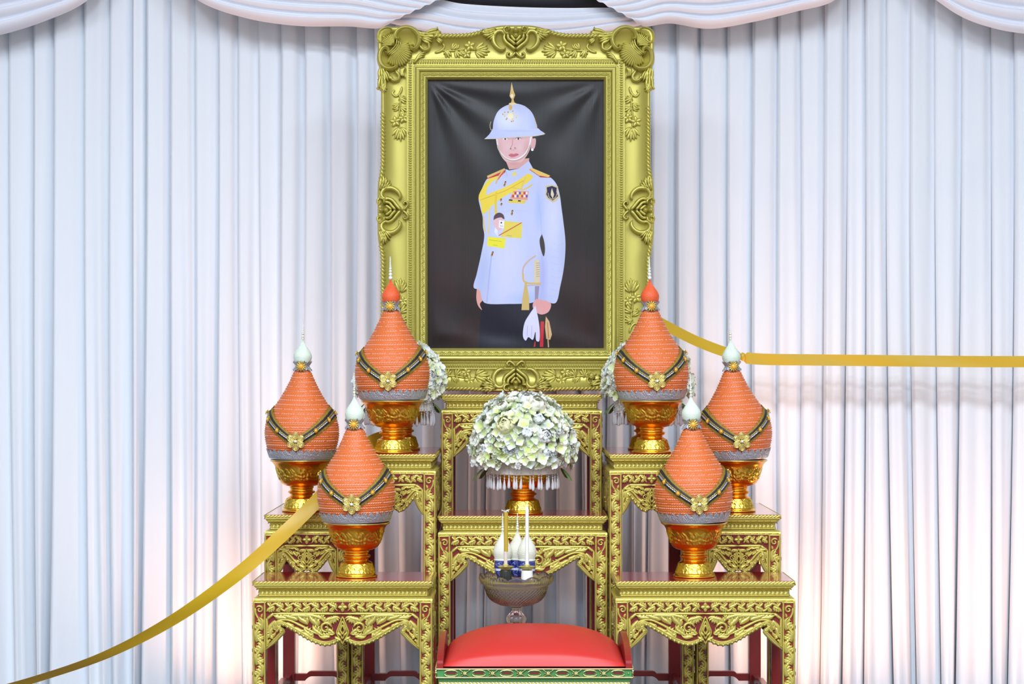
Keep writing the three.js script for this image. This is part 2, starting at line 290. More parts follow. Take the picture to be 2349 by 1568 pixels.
// ------------------------------------------------------------------ altar tables
const LEGW = 0.036;
const OUT = [[0, .092], [.10, .072], [.19, .052], [.222, .043], [.19, .036], [.155, .033], [.148, .026], [.165, .021], [.20, .0195], [.24, .022], [.32, .031], [.45, .047], [.58, .063], [.70, .0735], [.80, .0765], [.90, .070], [.965, .062]];
function apronParts(W, sv, parent, turn, zoff, carved) {
  // local frame: x across, y down from the cornice is negative, z outwards
  const inn = W - 2 * LEGW, hw = inn / 2, yF = -0.056, yL = -0.090, yA = -0.096, M4 = new THREE.Matrix4().makeRotationY(turn).multiply(new THREE.Matrix4().makeTranslation(0, 0, zoff));
  const ux = u => -hw + u * hw, half = OUT.map(p => [ux(p[0]), yA - p[1] * sv]);
  const sh = new THREE.Shape(); sh.moveTo(-hw, yF); sh.lineTo(hw, yF);
  const right = half.map(p => [-p[0], p[1]]);
  for (const p of right) sh.lineTo(p[0], p[1]);
  sh.lineTo(0, yA - 0.080 * sv);
  for (const p of half.slice().reverse()) sh.lineTo(p[0], p[1]);
  const board = obj('apron', new THREE.ExtrudeGeometry(sh, { depth: 0.012, bevelEnabled: false }).translate(0, 0, -0.012).applyMatrix4(M4), M.redGround, parent);
  if (!carved) return;
  const R = new Relief(0), mir = [p => p, p => [-p[0], p[1]]];
  // border line between frieze and arch, with cut corners
  R.with(mir, R => {
    R.stroke([[0, yL], [-hw * 0.6, yL], [-hw + 0.020, yL]], 0.0042, 0.006, 6);
    R.stroke([[-hw + 0.021, yL], [-hw + 0.004, yL - 0.014]], 0.0042, 0.006, 3);
    R.stroke([[-hw + 0.003, yL - 0.013], [-hw + 0.003, yA - .088 * sv]], 0.0034, 0.006, 3);
    // moulded lower edge
    R.stroke(half, 0.0066, 0.007, 44); 
    R.stroke(half.map(p => [p[0], p[1] + 0.0045]), 0.0022, 0.0098, 44);
    const e = half.slice(8); R.twist(e.map(p => [p[0], p[1] - 0.003]), 0.013, 0.006, 0.0095, 1.0, 0.40);
    R.spiral(half[3][0] - 0.004, half[3][1] - 0.001, 0.006, 0.4, 0.9, 0.0028, 0.010, 10);
  });
  // frieze vine
  const fy = (yF + yL) / 2 + 0.001, fh = 0.0125, n = Math.max(2, Math.round(hw / 0.058));
  const bandMap = [p => [p[0], clamp(p[1], yL + 0.006, yF - 0.004)]];
  R.with(bandMap, R => R.with(mir, R => {
    const n2 = n * 2, step = (hw - 0.016) / n2, pts = []; for (let k = 0; k <= n2; k++) pts.push([-0.014 - step * k, fy + (k % 2 ? 1 : -1) * fh * 0.78]);
    R.stroke(pts, 0.0036, 0.0062, n2 * 7);
    for (let k = 0; k < n2; k++) { const x = -0.014 - step * k, s = k % 2 ? 1 : -1; R.flame(x - step * 0.10, fy + s * fh * 0.25, Math.PI + s * 0.42, step * 1.2, s > 0 ? 1 : -1, 0.0066); R.flame(x - step * 0.45, fy - s * fh * 0.15, Math.PI - s * 0.75, step * 0.85, s > 0 ? -1 : 1, 0.0058); }
  }));
  // rosette
  for (let k = 0; k < 4; k++) R.leaf(0, fy, k * Math.PI / 2, 0.0135, 0.42, 0.007, 0);
  R.ball(0, fy, 0.0035, 0.009);
  // lotus diamond in the middle of the arch
  const dy = yA - 0.036 * sv, dh = 0.042 * sv, dw = 0.016;
  for (const [k, h] of [[1, 0.008], [0.66, 0.0095], [0.36, 0.011]]) R.with(mir, R => R.stroke([[0, dy + dh * k * 0.82], [-dw * k * 0.62, dy + dh * 0.22 * k], [-dw * k, dy - dh * 0.25 * k], [-dw * k * 0.5, dy - dh * 0.6 * k], [0, dy - dh * k]], 0.0026, h, 12));
  R.with(mir, R => { R.leaf(-0.003, dy - dh * 0.75, Math.PI * 0.80, 0.022, 0.3, 0.009); R.leaf(-0.002, dy - dh * 0.45, Math.PI * 0.72, 0.016, 0.3, 0.010); });
  // scroll and flames filling the arch
  const k = hw / 0.21, kk = Math.min(1, k * 1.15);
  const lowAt = x => { const u = clamp((hw - Math.abs(x)) / hw); let i = 1; const O = OUT.slice(8); if (u < O[0][0]) return yA - 0.086 * sv + (u / O[0][0]) * 0.055 * sv; while (i < O.length - 1 && O[i][0] < u) i++; const f = clamp((u - O[i - 1][0]) / (O[i][0] - O[i - 1][0])); return yA - lerp(O[i - 1][1], O[i][1], f) * sv; };
  const archMap = [p => [clamp(p[0], -hw + 0.006, hw - 0.006), Math.min(yL - 0.005, Math.max(lowAt(p[0]) + 0.005, p[1]))]];
  R.with(archMap, R => R.with(mir, R => {
    const sx = -0.22 * hw, sy = yA - 0.034 * sv, r = 0.017 * kk;
    R.spiral(sx, sy, r, 0.2, 1.35, 0.0044 * kk, 0.008, 22);
    R.spiral(sx, sy, r * 1.25, 3.6, 0.45, 0.003, 0.006, 10, 0.9);
    R.flame(sx + r * 0.6, sy + r * 0.9, 0.5, 0.026 * kk, 1, 0.006); R.flame(sx - r * 0.2, sy + r * 1.0, 2.4, 0.028 * kk, -1, 0.006);
    R.stroke([[sx - r * 0.3, sy - r * 1.1], [ux(0.62), yA - .045 * sv], [ux(0.45), yA - .026 * sv], [ux(0.28), yA - .011 * sv], [ux(0.14), yA - .016 * sv], [ux(0.08), yA - .04 * sv]], t => 0.0042 * (1 - 0.4 * t), 0.006, 22);
    for (const [u, v, a, s, f] of [[.68, .030, 2.4, .030, -1], [.62, .048, 3.5, .026, 1], [.55, .024, 2.6, .028, -1], [.50, .040, 3.4, .024, 1], [.42, .012, 2.9, .030, -1], [.36, .024, 3.7, .022, 1], [.28, .008, 3.1, .028, -1], [.20, .013, 3.9, .020, 1], [.12, .012, 4.0, .026, 1], [.08, .034, 4.5, .022, -1], [.07, .052, 4.6, .022, 1], [.06, .066, 4.7, .018, -1], [.12, .042, 5.2, .016, 1], [.82, .008, 0.3, .022, -1], [.74, .010, 2.8, .024, -1], [.84, .058, 3.3, .022, -1], [.66, .004, 2.9, .028, -1], [.57, .004, 3.0, .028, -1], [.48, .002, 3.0, .028, -1], [.72, .055, 2.5, .026, -1], [.60, .058, 2.5, .024, -1], [.92, .004, 3.3, .026, 1], [.90, .050, 2.4, .02, 1]])
      R.flame(ux(u), yA - v * sv, a, s * kk * 1.45, f, 0.0066);
  }));
  obj('carved_relief', R.gs, M.giltCarve, board).geometry.applyMatrix4(M4);
}
function legRelief(H, top) { // carved face of a post: border strips + vine with flames
  const R = new Relief(0), w = LEGW, y0 = -0.056, y1 = -(H);
  for (const s of [-1, 1]) R.stroke([[s * (w / 2 - 0.003), y0], [s * (w / 2 - 0.003), y1]], 0.0028, 0.0055, 2);
  R.stroke([[-w / 2, y0 - 0.003], [w / 2, y0 - 0.003]], 0.003, 0.005, 2);
  R.spiral(0.001, y0 - 0.022, 0.0105, 2.6, -1.3, 0.0032, 0.0075, 20);
  R.stroke([[-0.011, y0 - 0.018], [-0.009, y0 - 0.036], [0.006, y0 - 0.058]], 0.0030, 0.006, 8);
  const per = 0.064, n = Math.ceil((H - 0.11) / per * 2), cl = [p => [clamp(p[0], -0.0128, 0.0128), p[1]]];
  const pts = []; for (let k = 0; k <= n; k++) pts.push([(k % 2 ? -1 : 1) * 0.0105, y0 - 0.058 - k * per / 2]);
  const cut = pts.filter(p => p[1] > y1 + 0.03);
  R.with(cl, R => {
    R.stroke(cut, 0.0050, 0.0062, cut.length * 6);
    cut.forEach((p, k) => { const s = k % 2 ? 1 : -1; R.flame(p[0] + s * 0.002, p[1] - 0.022, Math.PI / 2 + s * 0.10, 0.036, -s, 0.0068); R.flame(p[0], p[1] - 0.003, -Math.PI / 2 + s * 0.95, 0.027, s, 0.006); R.leaf(p[0] * 0.6, p[1] + 0.012, Math.PI / 2 + s * 0.35, 0.013, 0.28, 0.0062); });
  });
  return R;
}
function altarTable(W, Dp, H, label, pos) {
  const t = thing('altar_table', label, 'table', pos, 'gilded red altar tables');
  const flat = g => g.rotateX(-Math.PI / 2).translate(0, H, 0);
  obj('table_top', rbox(W - 0.006, 0.0115, Dp - 0.006, 0, H - 0.00575, 0, 0.0012), M.redLacquer, t);
  // mouldings run round all four sides (offset outward, height)
  obj('rope_moulding', [flat(rectSweep(W - 0.006, Dp - 0.006, [[-0.0006, -0.0012], [0.0004, -0.002], [0.0004, -0.0125], [-0.004, -0.0145]])), ...sideRows(W, Dp, H, (R, L) => { R.twist([[-L / 2 + 0.004, -0.0062], [L / 2 - 0.004, -0.0062]], 0.0105, 0.0062, 0.0045, 0.42, 0.36); R.stroke([[-L / 2 + 0.002, -0.0112], [L / 2 - 0.002, -0.0112]], 0.0017, 0.0042, 2); }, -0.002)], M.giltCarve, t);
  obj('cove_moulding', [flat(rectSweep(W, Dp, [[-0.003, -0.0125], [-0.003, -0.016], [-0.007, -0.0185], [-0.008, -0.021], [-0.013, -0.024], [-0.0145, -0.0265], [-0.018, -0.0275]])), ...sideRows(W, Dp, H, (R, L) => { const n = Math.round(L / 0.021); for (let k = 0; k < n; k++) { const x = -L / 2 + 0.008 + (L - 0.016) * k / n; R.stroke([[x, -0.0192], [x + (L - 0.016) / n - 0.0022, -0.0192]], 0.0012, 0.0022, 2); } R.stroke([[-L / 2 + 0.014, -0.0252], [L / 2 - 0.014, -0.0252]], 0.0012, -0.004, 2); }, -0.0075)], M.giltCarve, t);
  obj('braid_moulding', [flat(rectSweep(W - 0.032, Dp - 0.032, [[0, -0.026], [0, -0.043]])), ...sideRows(W - 0.030, Dp - 0.030, H, (R, L) => { R.twist([[-L / 2 + 0.003, -0.0305], [L / 2 - 0.003, -0.0305]], 0.0118, 0.0062, 0.0036, -0.75, 0.40); R.twist([[-L / 2 + 0.003, -0.0365], [L / 2 - 0.003, -0.0365]], 0.0118, 0.0062, 0.0040, 0.75, 0.40); R.stroke([[-L / 2, -0.0412], [L / 2, -0.0412]], 0.0016, 0.004, 2); }, -0.001)], M.giltCarve, t);
  obj('base_moulding', [flat(rectSweep(W, Dp, [[-0.018, -0.0425], [-0.014, -0.0435], [-0.008, -0.0455], [-0.0015, -0.0482], [0, -0.051], [0, -0.0575], [-0.004, -0.058]])), ...sideRows(W, Dp, H, (R, L) => { const n = Math.round(L / 0.021); for (let k = 0; k < n; k++) { const x = -L / 2 + 0.004 + (L - 0.008) * k / n, q = (L - 0.008) / n; R.stroke([[x, -0.0535], [x + q * 0.9, -0.0535]], 0.0026, 0.0032, 2); } }, -0.0015)], M.giltCarve, t);
  // legs with carved faces
  const LR = legRelief(H, 0), rel = join(LR.gs);
  for (const sx of [-1, 1]) for (const sz of [1, -1]) {
    const cx = sx * (W / 2 - LEGW / 2), cz = sz * (Dp / 2 - LEGW / 2);
    const leg = obj('leg', rbox(LEGW, H - 0.0575, LEGW, cx, (H - 0.0575) / 2, cz, 0.0012), M.redLeg, t);
    if (sz > 0) {
      const f = rel.clone(); if (sx > 0) { f.scale(-1, 1, 1); flipW(f); }
      f.translate(cx, H, Dp / 2); const s = rel.clone(); if (sx < 0) { s.scale(-1, 1, 1); flipW(s); }
      s.rotateY(sx * Math.PI / 2).translate(sx * (W / 2 - 0.0045), H, cz);
      obj('carved_relief', [f, s], M.giltCarve, leg);
    }
  }
  const sv = W < 0.35 ? 0.86 : 1;
  const mk = (L, turn, z, carved) => { const g = new THREE.Group(); apronParts(L, L < 0.35 ? 0.86 : 1, g, turn, z, carved); for (const m of [...g.children]) { m.traverse(q => q.geometry.translate(0, H, 0)); t.add(m); } };
  mk(W, 0, Dp / 2 - 0.001, true); mk(W, Math.PI, Dp / 2 - 0.001, false); mk(Dp, Math.PI / 2, W / 2 - 0.0075, true); mk(Dp, -Math.PI / 2, W / 2 - 0.0075, true);
  // stretchers low between the legs, cusped
  const yS = 0.225, rail = L => { const s = new THREE.Shape(), a = L / 2; s.moveTo(-a, -0.012); s.lineTo(-a, 0.010); s.lineTo(-a * 0.55, 0.010); s.quadraticCurveTo(-a * 0.5, 0.018, -a * 0.38, 0.018); s.lineTo(a * 0.38, 0.018); s.quadraticCurveTo(a * 0.5, 0.018, a * 0.55, 0.010); s.lineTo(a, 0.010); s.lineTo(a, -0.012); s.lineTo(a * 0.62, -0.012); s.quadraticCurveTo(a * 0.5, 0.002, a * 0.36, 0.002); s.lineTo(-a * 0.36, 0.002); s.quadraticCurveTo(-a * 0.5, 0.002, -a * 0.62, -0.012); return new THREE.ExtrudeGeometry(s, { depth: 0.018, bevelEnabled: false }).translate(0, yS, -0.009); };
  for (const s of [1, -1]) { if (s < 0) obj('stretcher', rail(W - 2 * LEGW + 0.002).translate(0, 0, s * (Dp / 2 - LEGW / 2)), M.redLeg, t); obj('stretcher', rail(Dp - 2 * LEGW + 0.002).rotateY(Math.PI / 2).translate(s * (W / 2 - LEGW / 2), 0, 0), M.redLeg, t); }
  return t;
}
function flipW(g) { const p = g.attributes.position, n = g.attributes.normal; for (let i = 0; i < p.count; i += 3) for (const a of [p, n]) { const x = a.getX(i + 1), y = a.getY(i + 1), z = a.getZ(i + 1); a.setXYZ(i + 1, a.getX(i + 2), a.getY(i + 2), a.getZ(i + 2)); a.setXYZ(i + 2, x, y, z); } return g; }
function sideRows(W, Dp, H, fn, dz) {
  const out = [];
  for (let k = 0; k < 4; k++) { const L = k % 2 ? Dp : W, R = new Relief(0); fn(R, L); const g = join(R.gs); g.translate(0, H, (k % 2 ? W : Dp) / 2 + dz).rotateY(k * Math.PI / 2); out.push(g); }
  return out;
}
const D0 = 5.54, D1 = 5.81, D2 = 6.07, TW = 0.496, TA = 0.25, NW = 0.245, CW = 0.490;
const H0 = 0.605, H1 = 0.768, H2 = 0.944, H3 = 1.113, AX = 0.031;
const tz = (Df, dp) => -(Df + dp / 2);
const tables = {};
tables.frontL = altarTable(TW, TA, H0, 'wide gilded red altar table, lowest tier, the sloping yellow ribbon passing behind its orange cone', new THREE.Vector3(pX(786, D0), 0, tz(D0, TA)));
tables.frontR = altarTable(TW, TA, H0, 'wide gilded red altar table, lowest tier, its leg partly hidden by the red stool', new THREE.Vector3(pX(1618, D0), 0, tz(D0, TA)));
tables.backL = altarTable(NW, 0.5, H1, 'narrow gilded altar table crossed in front by the sloping yellow ribbon', new THREE.Vector3(pX(704, D1), 0, tz(D1, 0.5)));
tables.backR = altarTable(NW, 0.5, H1, 'narrow gilded altar table under the orange cone before the knotted ribbon', new THREE.Vector3(pX(1694, D1), 0, tz(D1, 0.5)));
tables.midL = altarTable(NW, 0.5, H2, 'tall narrow gilded altar table carrying orange-tipped cone and bouquet, ribbon end on it', new THREE.Vector3(pX(902.5, D1), 0, tz(D1, 0.5)));
tables.midR = altarTable(NW, 0.5, H2, 'tall narrow gilded altar table carrying orange-tipped cone and bouquet, no ribbon on its top', new THREE.Vector3(pX(1495, D1), 0, tz(D1, 0.5)));
tables.ctr = altarTable(CW, TA - 0.006, H1 - 0.003, 'wide gilded altar table carrying the large white bouquet with tassels', new THREE.Vector3(pX(1199, D1), 0, tz(D1, TA - 0.006)));
tables.top = altarTable(CW - 0.005, TA, H3, 'tallest gilded altar table with the framed portrait standing on it', new THREE.Vector3(pX(1196.5, D2), 0, tz(D2, TA)));

// ------------------------------------------------------------------ gold pedestal bowls
function bowlGeo() {
  const pr = [[0.0565, 0], [0.0585, 0.0015], [0.0585, 0.0045], [0.0555, 0.0065], [0.053, 0.0085], [0.0525, 0.012], [0.049, 0.022], [0.0455, 0.034], [0.0425, 0.0405], [0.036, 0.044], [0.0325, 0.047], [0.0335, 0.052], [0.0385, 0.055], [0.040, 0.058], [0.0385, 0.0605], [0.034, 0.0625], [0.0335, 0.068], [0.036, 0.0705], [0.036, 0.0745], [0.044, 0.0765], [0.055, 0.081], [0.062, 0.087], [0.0655, 0.094], [0.069, 0.104], [0.0725, 0.116], [0.0765, 0.128], [0.081, 0.138], [0.0855, 0.1445], [0.0905, 0.1485], [0.0925, 0.150], [0.0925, 0.1525], [0.090, 0.1535], [0.084, 0.147], [0.070, 0.118], [0.060, 0.090], [0.0, 0.086]];
  const c = new THREE.CatmullRomCurve3(pr.map(p => new THREE.Vector3(p[0], p[1], 0)), false, 'centripetal', 0.3), NU = 160, NV = 150;
  const prof = []; for (let j = 0; j <= NV; j++) prof.push(c.getPoint(j / NV));
  const motif = (th, y, k, s) => { // leafy relief, mirrored in each of k panels
    const a = Math.abs(((th * k / (2 * Math.PI)) % 1 + 1) % 1 - 0.5) * 2;
    return clamp(0.5 + 1.6 * Math.sin(a * 9 + Math.cos(y * s) * 2.4) * Math.cos(y * s * 1.3 + a * 5) + 0.6 * nz(a * 9, y * s * 1.2));
  };
  const rel = (u, p, j) => {
    const th = u * Math.PI * 2, y = p.y; if (j > NV * 0.83) return [0, 0];
    if (y > 0.092 && y < 0.137) { const top = 0.124 + 0.013 * Math.abs(Math.cos(th * 6)); const e = sstep(0.092, 0.096, y) * (1 - sstep(top - 0.004, top, y)); const m = motif(th, y, 12, 190) * e; return [0.0024 * m, e * (0.35 + 0.65 * m)]; }
    if (y > 0.011 && y < 0.040) { const m = motif(th, y, 16, 260); return [0.0016 * m, 0.75 + 0.25 * m]; }
    return [0, y < 0.012 ? 0.7 : 0];
  };
  return grid(NU, NV, (u, v) => { const j = Math.round(v * NV), p = prof[j], d = rel(u, p, j)[0], th = u * Math.PI * 2, r = p.x + d; return [Math.sin(th) * r, p.y, Math.cos(th) * r]; },
    (u, v) => { const j = Math.round(v * NV), p = prof[j], g = rel(u, p, j)[1]; return [lerp(0.90, 0.93, g), lerp(0.38, 0.67, g), lerp(0.03, 0.09, g)]; }, true);
}
const bowlG = bowlGeo();
function pan(pos, label, turn = 0) {
  const t = thing('pedestal_bowl', label, 'bowl', pos, 'gold pedestal bowls');
  obj('bowl', bowlG, M.bowlGold, t); obj('rim', new THREE.TorusGeometry(0.0922, 0.0016, 8, 72).rotateX(Math.PI / 2).translate(0, 0.1528, 0), M.brooch, t);
  t.rotation.y = turn; return t;
}
const PANH = 0.1535;

// ------------------------------------------------------------------ orange woven cone offerings
const BODY = [[0.030, 0], [0.088, 0.0005], [0.092, 0.006], [0.099, 0.026], [0.1055, 0.05], [0.1085, 0.075], [0.1065, 0.1], [0.100, 0.122], [0.0905, 0.14], [0.079, 0.157], [0.067, 0.175], [0.0555, 0.194], [0.0445, 0.214], [0.034, 0.236], [0.025, 0.256], [0.020, 0.264]];
const bodyCurve = new THREE.CatmullRomCurve3(BODY.map(p => new THREE.Vector3(p[0], p[1], 0)), false, 'centripetal', 0.4);
const bodyTab = []; for (let i = 0; i <= 400; i++) bodyTab.push(bodyCurve.getPoint(i / 400));
function bodyR(y) { if (y <= 0.002) return 0.089; for (let i = 1; i < bodyTab.length; i++) if (bodyTab[i].y >= y && bodyTab[i].y > 0.001) { const a = bodyTab[i - 1], b = bodyTab[i], f = (y - a.y) / (b.y - a.y || 1); return lerp(a.x, b.x, clamp(f)); } return 0.02; }
const onBody = (phi, y, off = 0) => { const r = bodyR(y) + off; return [Math.sin(phi) * r, y, Math.cos(phi) * r]; };
const WROW = 0.0066, wcells = y => Math.max(16, Math.round(bodyR(y) * 2 * Math.PI / 0.0072));
const weaveG = (() => { // rows of twisted raffia cord, all of one colour
  const disp = (u, y) => { const row = y / WROW, k = Math.floor(row), fr = row - k, a = u * wcells((k + 0.5) * WROW) + (k % 2 ? 0.5 : 0), af = a - Math.floor(a), zig = Math.abs(((af + fr * (k % 2 ? 0.6 : -0.6)) % 1 + 1) % 1 - 0.5) * 2; return Math.sin(Math.PI * fr) * (0.0011 + 0.0009 * (1 - zig)) * (k % 2 ? 0.9 : 1.15); };
  return grid(300, 170, (u, v) => { const y = v * 0.264, p = onBody(u * Math.PI * 2 + Math.PI, y, disp(u, y)); if (v === 0) { p[0] *= 0.2; p[2] *= 0.2; } return p; }, null, true);
})();
function stitches(par, keep, size) { // short slanted threads sewn over every second cord
  const base = new THREE.OctahedronGeometry(1, 0), out = [];
  for (let k = par; k < 39; k += 2) { const y = (k + 0.5) * WROW, n = wcells(y), R0 = bodyR(y), tilt = Math.atan2(bodyR(y - 0.003) - bodyR(y + 0.003), 0.006);
    for (let i = 0; i < n; i++) { const h = Math.sin(k * 91.7 + i * 37.3) * 43758.5; if (h - Math.floor(h) > keep) continue; const phi = (i + 0.5) / n * Math.PI * 2, p = onBody(phi, y, 0.0019); out.push(base.clone().scale(size * 0.0034, size * 0.0012, 0.0011).rotateZ(k % 4 < 2 ? 0.45 : -0.45).rotateX(-tilt).rotateY(phi).translate(...p)); } }
  return join(out);
}
const stitchPale = stitches(0, 0.85, 1.2), stitchGold = stitches(1, 0.7, 1.05);
function beadedDrop(rMax, h, rows, cells, yTop = 0) {
  const pr = t => rMax * (t < 0.28 ? lerp(0.80, 1, Math.sin(t / 0.28 * Math.PI / 2)) : (0.5 + 0.5 * Math.cos((t - 0.28) / 0.72 * Math.PI)) * 0.86 + 0.14 * (1 - (t - 0.28) / 0.72)) + 0.0015;
  return grid(cells * 4, rows * 4, (u, v) => { const a = u * cells, r = v * rows, k = Math.floor(r), b = Math.abs(Math.sin(Math.PI * (a + (k % 2) * 0.5))) * Math.abs(Math.sin(Math.PI * r)), R = pr(v) * (1 + 0.0) + 0.0011 * Math.sqrt(b), th = u * Math.PI * 2; return [Math.sin(th) * R, v * h, Math.cos(th) * R]; }, null, true);
}
const dropG = beadedDrop(0.0252, 0.070, 20, 40);
function pearlString(y0, list) { const gs = []; let y = y0; for (const r of list) { y += r; gs.push(new THREE.SphereGeometry(r, 12, 8).translate(0, y, 0)); y += r * 0.86; } return gs; }
const garlandH = phi => { const a = Math.abs(phi); return a < Math.PI / 2 ? 0.053 + 0.086 * Math.pow(Math.sin(a), 1.25) : 0.139 + 0.012 * Math.sin(a - Math.PI / 2); };
function band(t0, t1, off, rag = 0, nseg = 150, thick = 0.0015) { // strip of the garland between two fractions of its width
  return grid(nseg, 6, (u, v) => {
    const phi = lerp(-Math.PI, Math.PI, u); let t = lerp(t0, t1, v / 1);
    if (rag && (rag > 0 ? v > 0.9 : v < 0.1)) t += Math.sign(rag) * 0.34 * (0.15 + Math.abs(Math.sin(u * 4391.7)));
    const y = garlandH(phi) + t * 0.0165 * (Math.abs(phi) < Math.PI / 2 ? 1 + 0.25 * Math.sin(2 * Math.abs(phi)) : 1), b = Math.sin(Math.PI * v);
    const ro = rag ? 0.0022 * nz(u * 500, v * 7) : (nseg > 380 ? 0.0009 * Math.sin(u * Math.PI * 2 * 110) * Math.sin(Math.PI * v) : 0);
    return onBody(phi, y, off + thick * b + ro);
  });
}
const bandG = { fringeT: band(0.50, 0.74, 0.0034, 1, 520), fringeB: band(-0.74, -0.50, 0.0034, -1, 520), black: band(-0.62, 0.62, 0.0048), silver: band(-0.26, -0.02, 0.0066, 0, 480, 0.0018), olive: band(0.04, 0.26, 0.0066, 0, 480, 0.0018) };
function orient(g, phi, y, off) { // put a flat ornament (facing +z) on the body surface
  const e = 0.004, r1 = bodyR(y + e), r0 = bodyR(y - e), tilt = Math.atan2(r0 - r1, 2 * e), p = onBody(phi, y, off);
  return g.rotateX(-tilt).rotateY(phi).translate(...p);
}
function flowerBrooch(r) { // six filigree petals
  const R = new Relief(0);
  for (let k = 0; k < 6; k++) {
    const a = k * Math.PI / 3 + Math.PI / 2, c = Math.cos(a), s = Math.sin(a), T = (x, y) => [(x * c - y * s) * r, (x * s + y * c) * r];
    R.stroke([T(0.25, 0), T(0.5, 0.27), T(0.78, 0.30), T(1, 0), T(0.78, -0.30), T(0.5, -0.27), T(0.25, 0)], 0.0013, 0.003, 18);
    R.stroke([T(0.2, 0), T(0.6, 0), T(0.95, 0)], t => r * 0.30 * Math.sin(Math.PI * (0.15 + 0.75 * t)), 0.0016, 6); R.stroke([T(0.3, 0), T(0.85, 0)], 0.0012, 0.0028, 3); R.stroke([T(0.28, 0), T(0.5, 0.14), T(0.72, 0.15), T(0.86, 0), T(0.72, -0.15), T(0.5, -0.14), T(0.28, 0)], 0.0010, 0.0028, 14);
    for (const q of [-1, 1]) { R.stroke([T(0.45, 0), T(0.62, 0.17 * q)], 0.0008, 0.0024, 2); R.stroke([T(0.65, 0), T(0.78, 0.15 * q)], 0.0008, 0.0024, 2); }
    for (let j = 0; j < 2; j++) { const b = a + (j - 0.5) * 0.5; R.stroke([[0, 0], [Math.cos(b) * r * 0.42, Math.sin(b) * r * 0.42]], t => 0.0015 * (1 - 0.7 * t), 0.0048, 3); }
  }
  return R.gs;
}
function daisy(r, n) { const R = new Relief(0); for (let k = 0; k < n; k++) { const a = k / n * Math.PI * 2; R.stroke([[Math.cos(a) * r * 0.2, Math.sin(a) * r * 0.2], [Math.cos(a) * r * 0.65, Math.sin(a) * r * 0.65], [Math.cos(a) * r, Math.sin(a) * r]], t => r * 0.21 * Math.sin(Math.PI * (0.15 + 0.8 * t)), 0.0034, 5); } return R.gs; }
function laceRing(r, h, n, up, flare) { return grid(n * 12, 14, (u, v) => { const th = u * Math.PI * 2, saw = Math.abs(((u * n) % 1) - 0.5) * 2, hh = h * (0.58 + 0.30 * (1 - saw) + 0.12 * Math.abs(Math.sin(u * n * 9.42))), rad = (typeof r === 'function' ? r(v * hh) : r + flare * v) + 0.0016 * (nz(u * n * 4, v * 9) + 0.6 * Math.sin(u * n * 25.1) * Math.sin(v * 14)); return [Math.sin(th) * rad, up * v * hh, Math.cos(th) * rad]; }, null, true); }
function coneOffering(label, pos, tipMat, tip, turn) {
  const t = thing('woven_cone', label, 'offering', pos, 'orange woven cones on gold bowls');
  const wb = obj('woven_body', weaveG, M.weave, t);
  obj('pale_stitches', stitchPale, M.threadPale, wb).userData.kind = 'stuff'; obj('gold_stitches', stitchGold, M.threadGold, wb).userData.kind = 'stuff';
  obj('lace_trim', [prep(laceRing(y => bodyR(y + 0.004) + 0.0035, 0.030, 30, 1, 0).translate(0, 0.003, 0)), lathe([[0.0905, 0.0], [0.0945, 0.001], [0.0965, 0.010], [0.096, 0.012]], 80)], M.silver, t);
  const gar = obj('garland', bandG.black, M.black, t);
  obj('fringe', [bandG.fringeT, bandG.fringeB], M.fringe, gar); obj('silver_braid', bandG.silver, M.silver, gar); obj('gold_braid', bandG.olive, M.oldGold, gar);
  for (const s of [-1, 1]) for (const a of [0.50, 0.93, 1.42]) {
    const p = s * a, st = obj('stud', daisy(0.0086, 10).map(g => orient(g, p, garlandH(p), 0.0098)), M.oldGold, gar);
    obj('gem', orient(new THREE.SphereGeometry(0.0050, 12, 8).scale(1, 1, 0.7), p, garlandH(p), 0.0122), M.amber, gar);
  }
  const br = obj('flower_brooch', flowerBrooch(0.0275).map(g => orient(g, 0, 0.056, 0.0095)), M.brooch, t);
  obj('pearl', orient(new THREE.SphereGeometry(0.0042, 14, 10), 0, 0.056, 0.0155), M.pearl, br);
  const col = obj('silver_collar', [laceRing(0.0185, 0.017, 9, 1, 0.009).translate(0, 0.274, 0), laceRing(0.0185, 0.017, 9, -1, 0.0095).translate(0, 0.276, 0)].map(prep), M.silver, t);
  const cb = obj('collar_flower', daisy(0.0165, 12).map(g => g.translate(0, 0.274, 0.0300)), M.oldGold, t);
  obj('gem', new THREE.SphereGeometry(0.0074, 16, 10).scale(1, 1, 0.6).translate(0, 0.274, 0.0325), M.amber, cb);
  obj('beaded_tip', dropG.clone().translate(0, 0.284, 0), tipMat, t);
  obj('pearl_spire', pearlString(0.352, tip), M.pearl, t);
  if (tipMat !== M.beadOrange) obj('gold_rings', [0.3585, 0.3695].map(y => new THREE.TorusGeometry(0.0032, 0.0012, 6, 14).rotateX(Math.PI / 2).translate(0, y, 0)), M.brooch, t);
  t.rotation.y = turn; return t;
}
const tipW = [0.0042, 0.0040, 0.0034, 0.0029, 0.0026, 0.0024, 0.0022, 0.0020, 0.0018, 0.0017, 0.0016, 0.0015, 0.0014, 0.0013, 0.0012], tipO = [0.0058, 0.0052, 0.0046, 0.0042, 0.0032, 0.0028, 0.0026, 0.0024, 0.0022, 0.0020, 0.0018];
